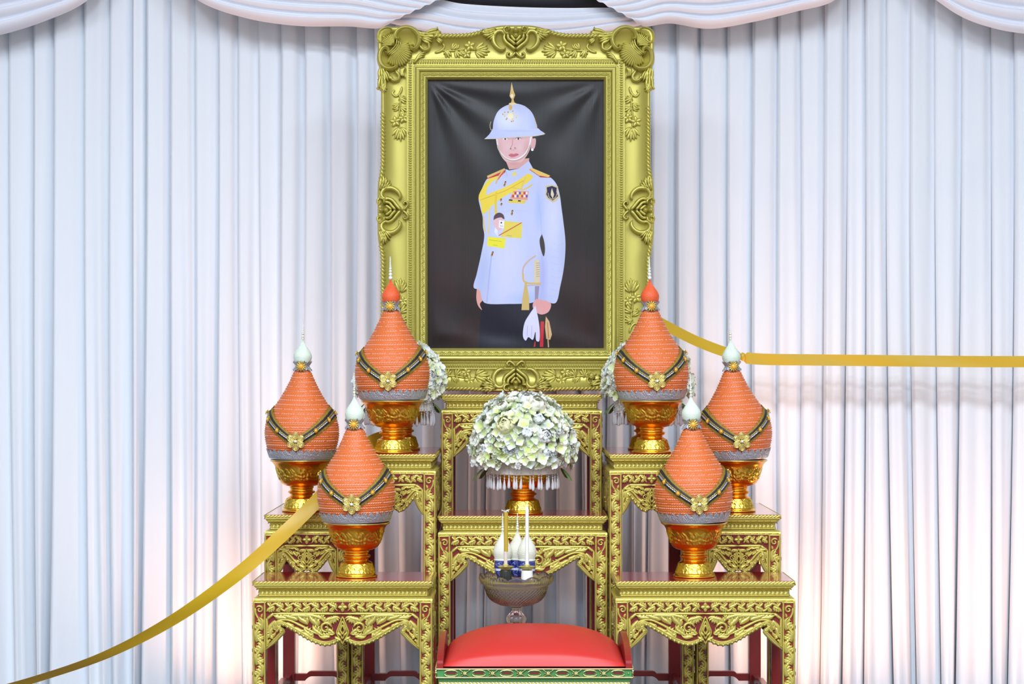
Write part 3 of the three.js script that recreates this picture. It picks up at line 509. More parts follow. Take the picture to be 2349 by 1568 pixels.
const spots = [
  [818, 5.66, H0, M.pearlMint, tipW, -0.03, 'on low table, ribbon passing behind it'],
  [1592, 5.66, H0, M.pearlMint, tipW, 0.05, 'on low table, no ribbon behind it'],
  [692, 5.95, H1, M.pearlMint, tipW, -0.05, 'on narrow table crossed by ribbon'],
  [1688, 5.95, H1, M.pearlMint, tipW, 0.06, 'standing before the knotted ribbon'],
  [901, 5.89, H2, M.beadOrange, tipO, -0.05, 'and orange tip, ribbon ending behind its bowl'],
  [1495, 5.89, H2, M.beadOrange, tipO, 0.07, 'and orange tip, ribbon leaving behind its shoulder'],
];
for (const [x, D, h, mat, tip, turn, where] of spots) {
  const white = mat === M.pearlMint, w = white ? 'orange woven cone with white beaded tip ' : 'orange woven cone with pearl spire ';
  pan(new THREE.Vector3(pX(x, D), h, -D), 'gold pedestal bowl under the orange cone ' + where.replace('and orange tip,', 'with orange tip,'), turn * 3);
  coneOffering(w + where, new THREE.Vector3(pX(x, D), h + PANH + 0.002, -D), mat, tip, turn).rotation.z = x === 1688 ? 0.045 : x === 1592 ? 0.025 : x === 692 ? -0.01 : 0.018;
}

// ------------------------------------------------------------------ white flower bouquets
function petal(L, W, cup, curl, n = 5, m = 4, ruffle = 0, heart = 0.35) { // petal rising from origin along +y, facing +z; greener towards its base
  return grid(m, n, (u, v) => { const s = (u - 0.5) * 2, w = W * Math.pow(Math.sin(Math.PI * clamp(0.10 + v * 0.78)), 0.6), a = v * curl; return [s * w, L * (curl ? Math.sin(a) / curl : v) + (-0.16 * L * s * s * v * v), L * (curl ? (1 - Math.cos(a)) / curl : 0) * -1 + cup * s * s * w + ruffle * v * Math.sin(s * 9 + v * 5)]; },
    (u, v) => { const g = heart * (1 - sstep(0.05, 0.62, v)); return [1 - 0.22 * g, 1 - 0.02 * g, 1 - 0.72 * g]; });
}
function joinC(gs) { return mergeGeometries(gs.map(g => { let q = g.index ? g.toNonIndexed() : g; if (!q.attributes.color) q.setAttribute('color', new THREE.Float32BufferAttribute(new Float32Array(q.attributes.position.count * 3).fill(1), 3)); for (const k of Object.keys(q.attributes)) if (!['position', 'normal', 'color'].includes(k)) q.deleteAttribute(k); return q; })); }
function roseGeo(r, seedk, open = 1) { // facing +z
  const gs = []; let a = seedk;
  for (const [ring, cnt, tilt, rad, L] of [[0, 3, 0.12, 0.10, 0.62], [1, 4, 0.32, 0.22, 0.72], [2, 5, 0.62, 0.34, 0.80], [3, 6, 0.98, 0.42, 0.86]]) for (let k = 0; k < cnt; k++) {
    a += Math.PI * 2 / cnt + 0.13 * ring;
    const p = petal(L * r, r * (0.26 + 0.10 * ring), 1.0, -0.9 - 0.25 * ring, 7, 8, 0.006 * r, 0.3);
    // petal stands up (+y) -> point it to +z, leaning outward by tilt
    p.rotateX(Math.PI / 2 - tilt * open).translate(0, rad * r, r * (0.05 - 0.05 * ring)).rotateZ(a); gs.push(p);
  }
  gs.push(new THREE.SphereGeometry(r * 0.24, 10, 8).scale(1, 1, 1.5).translate(0, 0, r * 0.28));
  return joinC(gs);
}
function floretGeo(r, k) { const gs = []; for (let i = 0; i < 4; i++) { const p = petal(r, r * 0.46, 0.30, -0.35 - 0.3 * rnd(), 5, 4, 0.05 * r, 1.0); p.rotateX(0.15 + 0.25 * rnd()).rotateZ(i * Math.PI / 2 + k + rr(-0.12, 0.12)).translate(0, 0, 0.0008 * (i % 2)); gs.push(p); } gs.push(new THREE.SphereGeometry(r * 0.09, 6, 5).translate(0, 0, r * 0.06)); return joinC(gs); }
function carnationGeo(r, k) { const gs = []; for (let i = 0; i < 30; i++) { const t = i / 30, p = petal(r * lerp(0.75, 1, t), r * 0.36, 0.15, -0.5, 5, 8, 0.055 * r, 0.5); p.rotateX(Math.PI / 2 - lerp(0.1, 1.45, t)).rotateZ(i * 2.4 + k); gs.push(p); } return joinC(gs); }
const fm = (r, g, b) => std(lin(r, g, b), 0.7, 0, { vertexColors: true });
const cream = fm(0.86, 0.85, 0.50), petM = [fm(0.83, 0.85, 0.74), fm(0.78, 0.82, 0.81), fm(0.80, 0.85, 0.60), fm(0.85, 0.83, 0.68), fm(0.83, 0.84, 0.79)];
const flG = [0, 1, 2, 3, 4, 5].map(k => floretGeo(0.0185, k)), roG = [0.3, 1.4, 2.2].map(k => roseGeo(0.03, k)), budG = [0.5, 1.9].map(k => roseGeo(0.03, k, 0.62)), caG = [0.1, 1.1].map(k => carnationGeo(0.026, k));
const tasselG = (() => { const g = [new THREE.CylinderGeometry(0.0003, 0.0003, 0.03, 4).translate(0, -0.015, 0)]; for (const y of [-0.008, -0.018, -0.0235]) g.push(new THREE.SphereGeometry(0.0017, 8, 6).translate(0, y, 0)); g.push(new THREE.SphereGeometry(0.0026, 8, 6).translate(0, -0.030, 0)); g.push(lathe([[0.0002, -0.066], [0.0035, -0.0645], [0.0048, -0.059], [0.0042, -0.050], [0.0022, -0.038], [0.0008, -0.031]], 10)); return join(g); })();
function bouquet(label, pos, list, R, Hd, extra) {
  const t = thing('flower_bouquet', label, 'bouquet', pos, 'white bouquets on gold bowls');
  const cy = 0.060; // dome centre above the bowl rim
  obj('foam_base', new THREE.SphereGeometry(1, 32, 20).scale(R * 0.80, Hd * 0.72, R * 0.80).translate(0, cy + Hd * 0.12, 0), std(lin(0.70, 0.76, 0.55), 0.9), t);
  const lb = obj('lace_band', [lathe([[0.095, 0.030], [0.1005, 0.020], [0.1015, -0.018], [0.098, -0.020]], 80), prep(laceRing(0.1025, 0.018, 26, 1, 0.001).translate(0, 0.004, 0))], M.lace, t);
  for (let k = 0; k < 46; k++) { const a = k / 46 * Math.PI * 2 + rr(-0.05, 0.05), m = obj('tassel', tasselG, M.crystalBead, lb); m.position.set(Math.sin(a) * 0.105, 0.004 + rr(-0.004, 0.003), Math.cos(a) * 0.105); m.rotation.set(rr(-0.04, 0.04), a, rr(-0.04, 0.04)); }
  const used = [], Z = new THREE.Vector3(0, 0, 1);
  const put = (name, g, mat, d, rad, s, roll) => { const m = obj(name, g, mat, t); const n = d.clone().normalize(); m.quaternion.setFromUnitVectors(Z, n).multiply(new THREE.Quaternion().setFromAxisAngle(Z, roll)); m.position.set(n.x * R * rad, cy + n.y * Hd * rad, n.z * R * rad); m.scale.setScalar(s); used.push([n, s]); };
  for (const [kind, x, y, rpx, mat] of list) { // x,y in dome units (-1..1, seen from the front)
    const zz = Math.sqrt(Math.max(0.02, 1 - x * x - y * y)), d = new THREE.Vector3(x, y, zz), s = rpx / 0.03;
    if (kind === 'rose') put('rose', roG[used.length % 3], mat, d, 0.88, s, rr(0, 6));
    else if (kind === 'bud') put('rose', budG[used.length % 2], mat, d, 0.88, s, rr(0, 6));
    else put('carnation', caG[used.length % 2], mat, d, 0.86, s, rr(0, 6));
  }
  const N = 500, ga = Math.PI * (3 - Math.sqrt(5)), big = used.slice(); let cnt = 0;
  for (let i = 0; i < N && cnt < 298; i++) {
    const y = lerp(1, -0.40, (i + 0.5) / N), q = Math.sqrt(1 - y * y), a = i * ga, d = new THREE.Vector3(Math.cos(a) * q, y, Math.sin(a) * q);
    if (d.z < -0.45) continue;
    if (big.some(([n, s]) => n.angleTo(d) < 0.115 * s)) continue;
    const jd = d.clone().add(new THREE.Vector3(rr(-.35, .35), rr(-.35, .35), rr(-.35, .35)));
    const m = obj('hydrangea_floret', flG[i % 6], petM[Math.floor(rnd() * 5)], t); const n = jd.normalize(); cnt++;
    m.quaternion.setFromUnitVectors(Z, n).multiply(new THREE.Quaternion().setFromAxisAngle(Z, rr(0, 6)));
    const rad = rr(0.84, 1.0); m.position.set(d.x * R * rad, cy + d.y * Hd * rad, d.z * R * rad); m.scale.setScalar(rr(0.85, 1.35));
  }
  for (const a of [1.35, 1.9, -1.5, -2.1]) { const m = obj('leaf', prep(petal(0.045, 0.013, 0.3, -0.5)), M.greenLeaf, t); m.position.set(Math.sin(a) * R * 0.8, cy - Hd * 0.42, Math.cos(a) * R * 0.8); m.rotation.set(2.2, a, rr(-.5, .5), 'YXZ'); }
  return t;
}
M.crystalBead = phy(lin(0.88, 0.88, 0.90), 0.12, { transmission: 0.35, ior: 1.45, thickness: 0.003, clearcoat: 1 });
const W0 = petM[4], W1 = petM[1], W2 = petM[2], W3 = petM[3];
const DB = 5.905, bx = 1200, bR = 0.152, bH = 0.158;
// px in the photo -> dome units
const dm = (kind, x, y, r, mat) => [kind, clamp((x - bx) / 122, -0.97, 0.97), clamp((1010 - y) / 122, -0.5, 0.97), r / 776 * 1.15, mat];
pan(new THREE.Vector3(pX(bx, DB), H1 - 0.003, -DB), 'gold pedestal bowl under the large white bouquet with tassels');
bouquet('large white rose and hydrangea bouquet with bead tassels on the middle table', new THREE.Vector3(pX(bx, DB), H1 - 0.003 + PANH - 0.016, -DB), [
  dm('rose', 1158, 956, 28, cream), dm('bud', 1209, 973, 21, W1), dm('bud', 1238, 942, 20, W1), dm('rose', 1251, 981, 25, W0), dm('rose', 1259, 1024, 18, W1), dm('carnation', 1167, 1015, 22, W1), dm('carnation', 1139, 1032, 24, W2), dm('bud', 1187, 1052, 14, W0), dm('rose', 1232, 912, 30, W3), dm('rose', 1208, 899, 26, W0), dm('bud', 1104, 1012, 16, W1), dm('rose', 1092, 985, 18, W0), dm('rose', 1318, 1035, 20, W3), dm('carnation', 1285, 1045, 18, W3), dm('rose', 1100, 1045, 20, W0), dm('rose', 1150, 915, 20, W3), dm('carnation', 1290, 975, 22, W0)], bR, bH);
for (const [x, lab, s] of [[917, 'white bouquet behind the orange-tipped cone, ribbon end tied below it', 1], [1487, 'white bouquet behind the orange-tipped cone, ribbon starting beside it', -1]]) {
  const D = 6.11;
  pan(new THREE.Vector3(pX(x + s * 3, D), H2, -D), 'gold pedestal bowl under the ' + lab.replace('white bouquet', 'bouquet'));
  const L = []; for (let k = 0; k < 9; k++) { const a = k / 9 * 6.28 + 0.3; L.push([k % 3 === 2 ? 'carnation' : 'rose', Math.cos(a) * 0.75, clamp(Math.sin(a) * 0.75, -0.5, 0.9), rr(0.026, 0.034), [W0, W3, cream, W2][k % 4]]); }
  bouquet(lab, new THREE.Vector3(pX(x, D), H2 + PANH - 0.016, -D), L, 0.134, 0.134).scale.z = 0.70;
}

// ------------------------------------------------------------------ ornate gilded frame with portrait print
const DF = 6.27, FS = DF / FOC, fcx = 1183, fby = 902.5;
const frameG = thing('portrait_frame', 'ornate carved gold picture frame with shell corners on the tallest table', 'picture frame', new THREE.Vector3(pX(fcx, DF), H3 + 0.003, -DF));
const FP = p => [(p[0] - fcx) * FS, (fby - p[1]) * FS]; // photo px -> frame plane metres
{
  const G = frameG, inL = 982, inR = 1384, inT = 188, inB = 801, w = (inR - inL) * FS, h = (inB - inT) * FS, cx = ((inL + inR) / 2 - fcx) * FS, cy = (fby - (inT + inB) / 2) * FS, k = FS;
  const sweep = prof => rectSweep(w, h, prof.map(p => [p[0] * k, p[1]])).translate(cx, cy, 0);
  obj('inner_slope', sweep([[0, 0.012], [0.5, 0.022], [6, 0.031], [7.5, 0.031]]), M.giltFrame, G);
  obj('leaf_moulding', sweep([[7.5, 0.029], [8, 0.031], [16, 0.034], [17, 0.032]]), M.giltFrame, G);
  obj('torus_moulding', sweep([[17, 0.030], [18, 0.036], [20, 0.0405], [23, 0.042], [26, 0.040], [28, 0.035], [29, 0.028]]), M.giltFrame, G);
  obj('bead_moulding', sweep([[29, 0.030], [34, 0.029], [35, 0.024], [45, 0.024], [45.5, 0.029], [48, 0.029], [49, 0.020]]), M.giltFrame, G);
  // small repeated ornament along the straight mouldings
  const R = new Relief(0); const box = (o) => [[inL - o, inT - o], [inR + o, inT - o], [inR + o, inB + o], [inL - o, inB + o]];
  const along = (o, fn) => { const b = box(o); for (let e = 0; e < 4; e++) fn(b[e], b[(e + 1) % 4]); };
  const leafR = new Relief(0.031), beadR = new Relief(0.023);
  along(12, (a, b) => { const L = Math.hypot(b[0] - a[0], b[1] - a[1]), n = Math.round(L / 18), dx = (b[0] - a[0]) / n, dy = (b[1] - a[1]) / n; for (let i = 0; i < n; i++) { const x = a[0] + dx * (i + .5), y = a[1] + dy * (i + .5), c = FP([x, y]), ang = Math.atan2(-dy, dx); const q = (u, v) => [c[0] + (u * Math.cos(ang) - v * Math.sin(ang)) * k, c[1] + (u * Math.sin(ang) + v * Math.cos(ang)) * k]; leafR.stroke([q(-6, 0), q(-2, 3), q(2, 3), q(6, 0)], 1.0 * k, 0.0042, 4).stroke([q(-6, 0), q(-2, -3), q(2, -3), q(6, 0)], 1.0 * k, 0.0042, 4).stroke([q(-3, 0), q(3, 0)], 1.3 * k, 0.004, 2).stroke([q(6, 3), q(9, 0), q(6, -3)], 0.8 * k, 0.004, 3).stroke([q(12, 3), q(9, 0), q(12, -3)], 0.8 * k, 0.004, 3); } });
  obj('leaf_row', leafR.gs, M.giltFrame, G);
  along(40, (a, b) => { const A = FP(a), B = FP(b); beadR.twist([A, B], 5.4 * k, 6.5 * k, 0.006, 1.35, 0.40); });
  const b2 = new Relief(0.0295); along(31.5, (a, b) => { const A = FP(a), B = FP(b); b2.twist([A, B], 3.4 * k, 2.6 * k, 0.0022, 1.5, 0.40); });
  obj('bead_row', [...beadR.gs, ...b2.gs], M.giltFrame, G);
  // wavy outer contour
  const oL = 868, oR = 1498, oT = 69, oB = 901, bump = (t, a, b) => sstep(a, b, t);
  const offSide = t => { // inward px along the vertical sides, t 0..1 from top
    const y = lerp(oT, oB, t); return 8 * (bump(y, 110, 220) - bump(y, 380, 440) + bump(y, 540, 600) - bump(y, 760, 860)); };
  const offTop = t => { const x = Math.abs(lerp(oL, oR, t) - fcx); return x > 190 ? 17 * (1 - bump(x, 190, 255)) : 17 - 20 * (1 - bump(x, 25, 125)) ; };
  const N = 60, ring = []; // [outer, inner]
  const iL = inL - 48, iR = inR + 48, iT = inT - 48, iB = inB + 48;
  for (let i = 0; i < N; i++) { const t = i / N; ring.push([[lerp(oL, oR, t), oT + offTop(t)], [lerp(iL, iR, t), iT]]); }
  for (let i = 0; i < N; i++) { const t = i / N; ring.push([[oR - offSide(t), lerp(oT, oB, t)], [iR, lerp(iT, iB, t)]]); }
  for (let i = 0; i < N; i++) { const t = i / N; ring.push([[lerp(oR, oL, t), oB - Math.max(0, offTop(1 - t)) * 0.25], [lerp(iR, iL, t), iB]]); }
  for (let i = 0; i < N; i++) { const t = i / N; ring.push([[oL + offSide(1 - t), lerp(oB, oT, t)], [iL, lerp(iB, iT, t)]]); }
  for (const r of ring) { const p = r[0], R0 = 20, qx = p[0] < fcx ? oL + R0 : oR - R0, qy = p[1] < 485 ? oT + R0 : oB - R0; // round the outer corners
    if ((p[0] - qx) * (p[0] < fcx ? 1 : -1) < 0 && (p[1] - qy) * (p[1] < 485 ? 1 : -1) < 0) { const d = Math.hypot(p[0] - qx, p[1] - qy) || 1; if (d > R0) { p[0] = qx + (p[0] - qx) * R0 / d; p[1] = qy + (p[1] - qy) * R0 / d; } } }
  const prof = [[0, 0.022], [0.1, 0.0195], [0.3, 0.0185], [0.5, 0.021], [0.68, 0.028], [0.8, 0.038], [0.88, 0.046], [0.95, 0.048], [1.0, 0.040], [1.012, 0.02], [1.0, 0.0]];
  obj('cove_panel', grid(4 * N, prof.length - 1, (u, v) => { const i = Math.round(u * 4 * N) % (4 * N), p = prof[Math.round(v * (prof.length - 1))], o = FP(ring[i][0]), n = FP(ring[i][1]); return [lerp(n[0], o[0], p[0]), lerp(n[1], o[1], p[0]), p[1]]; }, null, true), M.giltFrame, G);
  obj('backing', boxg((oR - oL - 30) * k, (oB - oT - 40) * k, 0.010, 0, (oB - oT) / 2 * k + 0.004, -0.004), std(lin(0.12, 0.08, 0.04), 0.8), G);
  const rail = new Relief(0.040), at = (i, s) => { const r = ring[(i + 4 * N) % (4 * N)], o = FP(r[0]), n = FP(r[1]); return [lerp(n[0], o[0], s), lerp(n[1], o[1], s)]; };
  const seg = (i0, i1) => { const p = []; for (let i = i0; i <= i1; i += 2) p.push(at(i, 0.92)); return p; };
  for (const [a, b] of [[12, 24], [36, 48], [N + 13, N + 26], [N + 36, N + 48], [2 * N + 10, 2 * N + 25], [2 * N + 35, 2 * N + 50], [3 * N + 12, 3 * N + 24], [3 * N + 34, 3 * N + 47]]) rail.twist(seg(a, b), 8.5 * k, 7 * k, 0.0115, 0.55, 0.46);
  obj('rope_rail', rail.gs, M.giltFrame, G);
  // ---- carved corner shells (drawn for the top left corner, mirrored to the others)
  const mx = p => [2 * fcx - p[0], p[1]], my = p => [p[0], 966 - p[1]], id = p => p;
  const corner = (name, maps) => {
    const S = new Relief(0.020); S.with(maps.map(m => p => FP(m(p))), S => {
      const px = v => v * k, ST = (pts, w, h, s = 12) => S.stroke(pts, typeof w === 'number' ? px(w) : t => px(w(t)), h, s);
      for (let i = 0; i < 17; i++) { const a = lerp(-0.42, 2.0, i / 16), L = 35 + 9 * Math.sin(Math.PI * i / 16); ST([[901 + Math.cos(a) * 6, 114 + Math.sin(a) * 6], [906 + Math.cos(a) * L * 0.6, 119 + Math.sin(a) * L * 0.6], [906 + Math.cos(a) * L, 119 + Math.sin(a) * L]], t => 1.3 + 3.2 * t, t => 0.034 - 0.016 * t, 6); }
      for (let i = 0; i < 10; i++) { const a = lerp(3.2, 4.7, i / 9); ST([[906, 112], [906 + Math.cos(a) * 30, 112 + Math.sin(a) * 30]], t => 1.2 + 2.0 * t, t => 0.032, 4); }
      for (const o of [0, 4, 8]) ST([[889 + o, 132 + o * .4], [900 + o, 124 + o * .4], [911 + o, 110 + o * .6], [913 + o, 98 + o * .6]], 2.4, 0.040 - o * 0.0006); // ribbed neck of the shell
      // C scrolls either side, each a broad band with a raised ridge
      const c1 = [[919, 93], [914, 98], [908, 92], [911, 81], [922, 73], [940, 72], [955, 80], [963, 93], [961, 108], [954, 118], [947, 119], [945, 113], [950, 110]], c2 = [[885, 125], [891, 129], [893, 121], [886, 116], [877, 121], [873, 133], [874, 150], [882, 161], [893, 165], [906, 163], [912, 157], [910, 151]];
      for (const c of [c1, c2]) { ST(c, t => 6.4 * (0.5 + 0.62 * Math.sin(Math.PI * t)), 0.034, 34); ST(c, t => 2.0 * (0.8 + 0.5 * Math.sin(Math.PI * t)), 0.0405, 34); }
      const c3 = [[873, 106], [869, 94], [873, 80], [884, 73], [897, 73], [903, 80], [899, 84]]; ST(c3, t => 5.2 * (1 - 0.45 * t), 0.034, 18); ST(c3, t => 1.8, 0.040, 18);
      ST([[872, 106], [881, 104], [885, 96], [880, 91]], 3.4, 0.035, 8);
      // trailing acanthus along the edges
      for (const [x, y, a, s, w] of [[958, 88, 0.15, 34, .22], [968, 95, 0.35, 28, .2], [975, 88, -0.2, 38, .2], [995, 90, -0.5, 20, .3], [1002, 96, 0.6, 18, .3]]) leafPx(S, x, y, a, s, w);
      for (const [x, y, a, s, w] of [[876, 160, 1.45, 34, .22], [884, 168, 1.25, 28, .2], [879, 178, 1.6, 38, .2], [884, 196, 1.9, 22, .3], [878, 204, 1.2, 18, .3]]) leafPx(S, x, y, a, s, w);
      ST([[962, 110], [975, 122], [985, 118], [984, 105], [972, 100]], 4.2, 0.028, 12); ST([[908, 168], [917, 181], [914, 190], [902, 190], [896, 180]], 4.2, 0.028, 12);
      for (const q of [0, 1, 2]) { ST([[950 + q * 3, 152 - q * 5], [960 + q * 3, 140 - q * 5], [974 + q * 2, 136 - q * 5]], t => 4 * (1 - .5 * t), 0.022, 6); ST([[930 - q * 4, 160 + q * 1], [925 - q * 2, 172 + q * 2], [930 - q * 3, 184 - q]], t => 4 * (1 - .5 * t), 0.022, 6); }
    }); return obj(name, S.gs, M.giltFrame, G);
  };
  function leafPx(S, x, y, a, s, w) { const c = Math.cos(a), n = Math.sin(a), T = (u, v) => [x + (u * c - v * n) * s, y + (u * n + v * c) * s]; for (const q of [-1, 0, 1]) S.stroke([T(0, q * 0.06), T(0.4, q * 0.18), T(0.8, q * 0.20), T(1 - 0.15 * Math.abs(q), q * 0.34)], t => s * w * 0.62 * k * Math.max(0.1, Math.sin(Math.PI * (0.12 + 0.85 * t))), q ? 0.030 : 0.034, 7); }
  corner('corner_shell', [id]); corner('corner_shell', [mx]); corner('corner_shell', [my]); corner('corner_shell', [p => mx(my(p))]);
  // ---- cartouches: drawn about the top centre, then moved to the sides and the bottom
  const cart = (m) => {
    const S = new Relief(0.020), mir = p => [-p[0], p[1]];
    S.with([p => FP(m(p)), p => FP(m(mir(p)))], S => {
      const ST = (pts, w, h, s = 12) => S.stroke(pts, typeof w === 'number' ? w * k : t => w(t) * k, h, s);
      ST([[-23, 44], [-31, 47], [-41, 43], [-50, 31], [-51, 19], [-46, 8], [-36, 4], [-28, 8], [-26, 15], [-31, 18]], t => 6.6 * (0.45 + 0.6 * Math.sin(Math.PI * t)), 0.034, 30);
      ST([[0, 48], [-12, 38], [-22, 30], [-27, 20], [-24, 11]], 5.0, 0.034, 14); ST([[0, 37], [-9, 29], [-17, 22], [-18, 12]], 4.2, 0.040, 12); ST([[0, 28], [-6, 22], [-11, 14]], 4.2, 0.036, 8);
      ST([[0, 52], [-7, 60], [-14, 64], [-20, 60], [-18, 54], [-13, 56]], t => 3.8 * (1 - 0.3 * t), 0.026, 16);
      S.spiral(-21, 5, 9, 0.5, -1.2, 0, 0.0, 2);
      ST([[-14, 12], [-24, 10], [-27, 1], [-20, -4], [-14, 0], [-18, 4]], 3.6, 0.042, 16);
      for (const [x, y, a, s] of [[-44, 2, 2.75, 26], [-50, 8, 3.05, 30], [-48, 12, 2.6, 24], [-58, 10, 3.2, 24]]) leafPx2(S, x, y, a, s);
    });
    S.with([p => FP(m(p))], S => { S.ball(0, 3, 9 * k, 0.044); S.ball(0, 15, 8 * k, 0.040); });
    function leafPx2(S, x, y, a, s) { const c = Math.cos(a), n = Math.sin(a), T = (u, v) => [x + (u * c - v * n) * s, y + (u * n + v * c) * s]; for (const q of [-1, 0, 1]) S.stroke([T(0, q * 0.06), T(0.5, q * 0.2), T(1 - 0.2 * Math.abs(q), q * 0.26)], t => s * 0.14 * k * Math.max(0.1, Math.sin(Math.PI * (0.12 + 0.85 * t))), 0.036, 6); }
    obj('cartouche', S.gs, M.giltFrame, G);
  };
  cart(p => [fcx + p[0] * 1.0, 74 + p[1]]); cart(p => [872 + p[1] * 1.02, 487 + p[0]]); cart(p => [1494 - p[1] * 1.02, 487 + p[0]]); cart(p => [fcx + p[0], 895 - p[1] * 1.0]);
  // ---- flower sprays
  const spray = (m) => {
    const S = new Relief(0.0185); S.with([p => FP(m(p))], S => {
      const ST = (pts, w, h, s = 10) => S.stroke(pts, w * k, h, s);
      ST([[0, 8], [14, 4], [22, -6], [14, -14], [8, -8]], 3.2, 0.0095, 14); ST([[10, 2], [40, 4], [70, 0], [95, 2]], 2.4, 0.008, 12);
      for (const [x, y, a, s] of [[26, 2, 1.2, 22], [30, 0, 1.9, 18], [38, 2, -0.9, 20], [46, 3, 1.0, 22], [50, 2, -1.5, 16], [56, 4, 0.6, 18], [92, 2, -0.35, 30], [92, 6, 0.5, 26], [100, 4, 0.05, 26]]) { const c = Math.cos(a), n = Math.sin(a), T = (u, v) => [x + (u * c - v * n) * s, y + (u * n + v * c) * s]; for (const q of [-1, 0, 1]) S.stroke([T(0, 0), T(0.5, q * 0.22), T(1 - 0.16 * Math.abs(q), q * 0.30)], t => s * 0.17 * k * Math.max(0.12, Math.sin(Math.PI * (0.1 + 0.86 * t))), q ? 0.009 : 0.0115, 6); }
    });
    const F = (x, y, r) => { const c = FP(m([x, y])); S.flower(c[0], c[1], r * 1.12 * k, 0.012); };
    F(80, -7, 12); F(72, 11, 11); return obj('flower_spray', S.gs, M.giltFrame, G);
  };
  spray(p => [998 + p[0], 118 + p[1]]); spray(p => [1368 - p[0], 118 + p[1]]); spray(p => [915 + p[1], 204 + p[0]]); spray(p => [1451 - p[1], 204 + p[0]]);
  spray(p => [915 + p[1], 766 - p[0]]); spray(p => [1451 - p[1], 766 - p[0]]); spray(p => [998 + p[0], 868 - p[1]]); spray(p => [1368 - p[0], 868 - p[1]]);

  // ---- portrait print: figure in a white dress uniform, printed on glossy vinyl
  const PW = 1040, sc = PW / (inR - inL), PHH = Math.round((inB - inT) * sc);
  const img = canvas(PW, PHH, (c) => {
    c.scale(sc, sc); c.translate(-inL, -inT);
    c.fillStyle = 'rgb(36,31,31)'; c.fillRect(inL, inT, inR - inL, inB - inT);
    for (let i = 0; i < 260; i++) { const x = rr(inL, inR), y = rr(inT, inB), r = rr(15, 60), e = clamp((y - 400) / 350) * (Math.abs(x - fcx) / 200); c.fillStyle = `rgba(${Math.round(42 + 28 * e)},${Math.round(36 - 2 * e)},${Math.round(36 - 10 * e)},0.10)`; c.beginPath(); c.arc(x, y, r, 0, 7); c.fill(); }
    const poly = (f, pts) => { c.fillStyle = f; c.beginPath(); pts.forEach((p, i) => i ? c.lineTo(...p) : c.moveTo(...p)); c.closePath(); c.fill(); };
    const smooth = (f, pts) => { const q = curve2([...pts, pts[0]], pts.length * 8); poly(f, q); };
    const line = (s, w, pts, n = 20) => { c.strokeStyle = s; c.lineWidth = w; c.lineCap = 'round'; c.lineJoin = 'round'; c.beginPath(); curve2(pts, n).forEach((p, i) => i ? c.lineTo(...p) : c.moveTo(...p)); c.stroke(); };
    const dot = (f, x, y, rx, ry = rx) => { c.fillStyle = f; c.beginPath(); c.ellipse(x, y, rx, ry, 0, 0, 7); c.fill(); };
    const SK = 'rgb(226,182,184)', WH = 'rgb(192,199,232)', WS = 'rgb(164,176,220)', YE = 'rgb(235,208,70)', GO = 'rgb(214,178,104)';
    const inside = (pts, fn) => { c.save(); c.beginPath(); pts.forEach((p, i) => i ? c.lineTo(...p) : c.moveTo(...p)); c.closePath(); c.clip(); fn(); c.restore(); };
    const soft = (col, x, y, rx, ry, a) => { for (let i = 1; i <= 10; i++) { c.fillStyle = `rgba(${col},${a / 10})`; c.beginPath(); c.ellipse(x, y, rx * i / 10, ry * i / 10, 0, 0, 7); c.fill(); } };
    // trousers
    poly('rgb(24,24,38)', [[1105, 690], [1232, 690], [1240, inB], [1098, inB]]);
    // hands
    smooth('rgb(220,160,150)', [[1094, 662], [1106, 662], [1108, 690], [1101, 700], [1106, 714], [1098, 706], [1093, 690]]);
    // jacket
    const jk = curve2([[1172, 398], [1140, 402], [1119, 412], [1105, 438], [1098, 457], [1102, 480], [1107, 500], [1108, 524], [1111, 543], [1104, 585], [1094, 630], [1087, 663], [1100, 668], [1106, 690], [1113, 698], [1165, 700], [1221, 697], [1236, 690], [1252, 694], [1274, 698], [1285, 660], [1294, 612], [1297, 560], [1292, 510], [1288, 480], [1284, 451], [1276, 425], [1262, 410], [1240, 400], [1215, 392]], 160);
    poly(WH, jk);
    inside(jk, () => { soft('226,232,255', 1165, 600, 46, 120, 0.5); soft('228,232,255', 1268, 500, 20, 90, 0.5); soft('150,164,222', 1108, 640, 22, 70, 0.55); soft('150,160,220', 1244, 640, 14, 80, 0.6); soft('158,170,224', 1212, 690, 60, 22, 0.5); soft('160,170,222', 1292, 600, 14, 110, 0.5); soft('150,164,222', 1236, 480, 12, 60, 0.45); soft('206,196,226', 1120, 660, 16, 50, 0.4); soft('170,178,226', 1172, 402, 44, 10, 0.5); for (let i = 0; i < 9; i++) { const y = 560 + i * 15; line('rgba(166,178,228,0.35)', 1.2, [[1268 - i, y], [1280, y + 5], [1294, y + 1]]); } });
    // shading of the print
    line('rgba(160,176,228,0.8)', 3, [[1128, 585], [1122, 640], [1117, 696]]); line('rgba(168,180,230,0.8)', 2.5, [[1243, 590], [1247, 640], [1240, 690]]); line('rgba(170,182,228,0.7)', 2, [[1235, 450], [1240, 500], [1243, 541]]); line('rgba(178,190,232,0.7)', 1.6, [[1150, 490], [1180, 486], [1205, 487]]);
    smooth('rgb(60,56,52)', [[1243, 540], [1248, 556], [1250, 578], [1247, 591], [1240, 572], [1238, 552]]);
    // neck, collar, face
    poly('rgb(214,164,160)', [[1160, 372], [1214, 366], [1213, 384], [1190, 390], [1168, 392]]);
    poly(WH, [[1160, 391], [1168, 394], [1190, 390], [1213, 372], [1224, 392], [1216, 404], [1175, 412], [1158, 404]]); line(WS, 1.2, [[1160, 392], [1164, 408]]);
    smooth(SK, [[1140, 318], [1141, 338], [1147, 356], [1158, 372], [1172, 381], [1188, 380], [1203, 368], [1214, 350], [1220, 330], [1220, 314], [1180, 306]]);
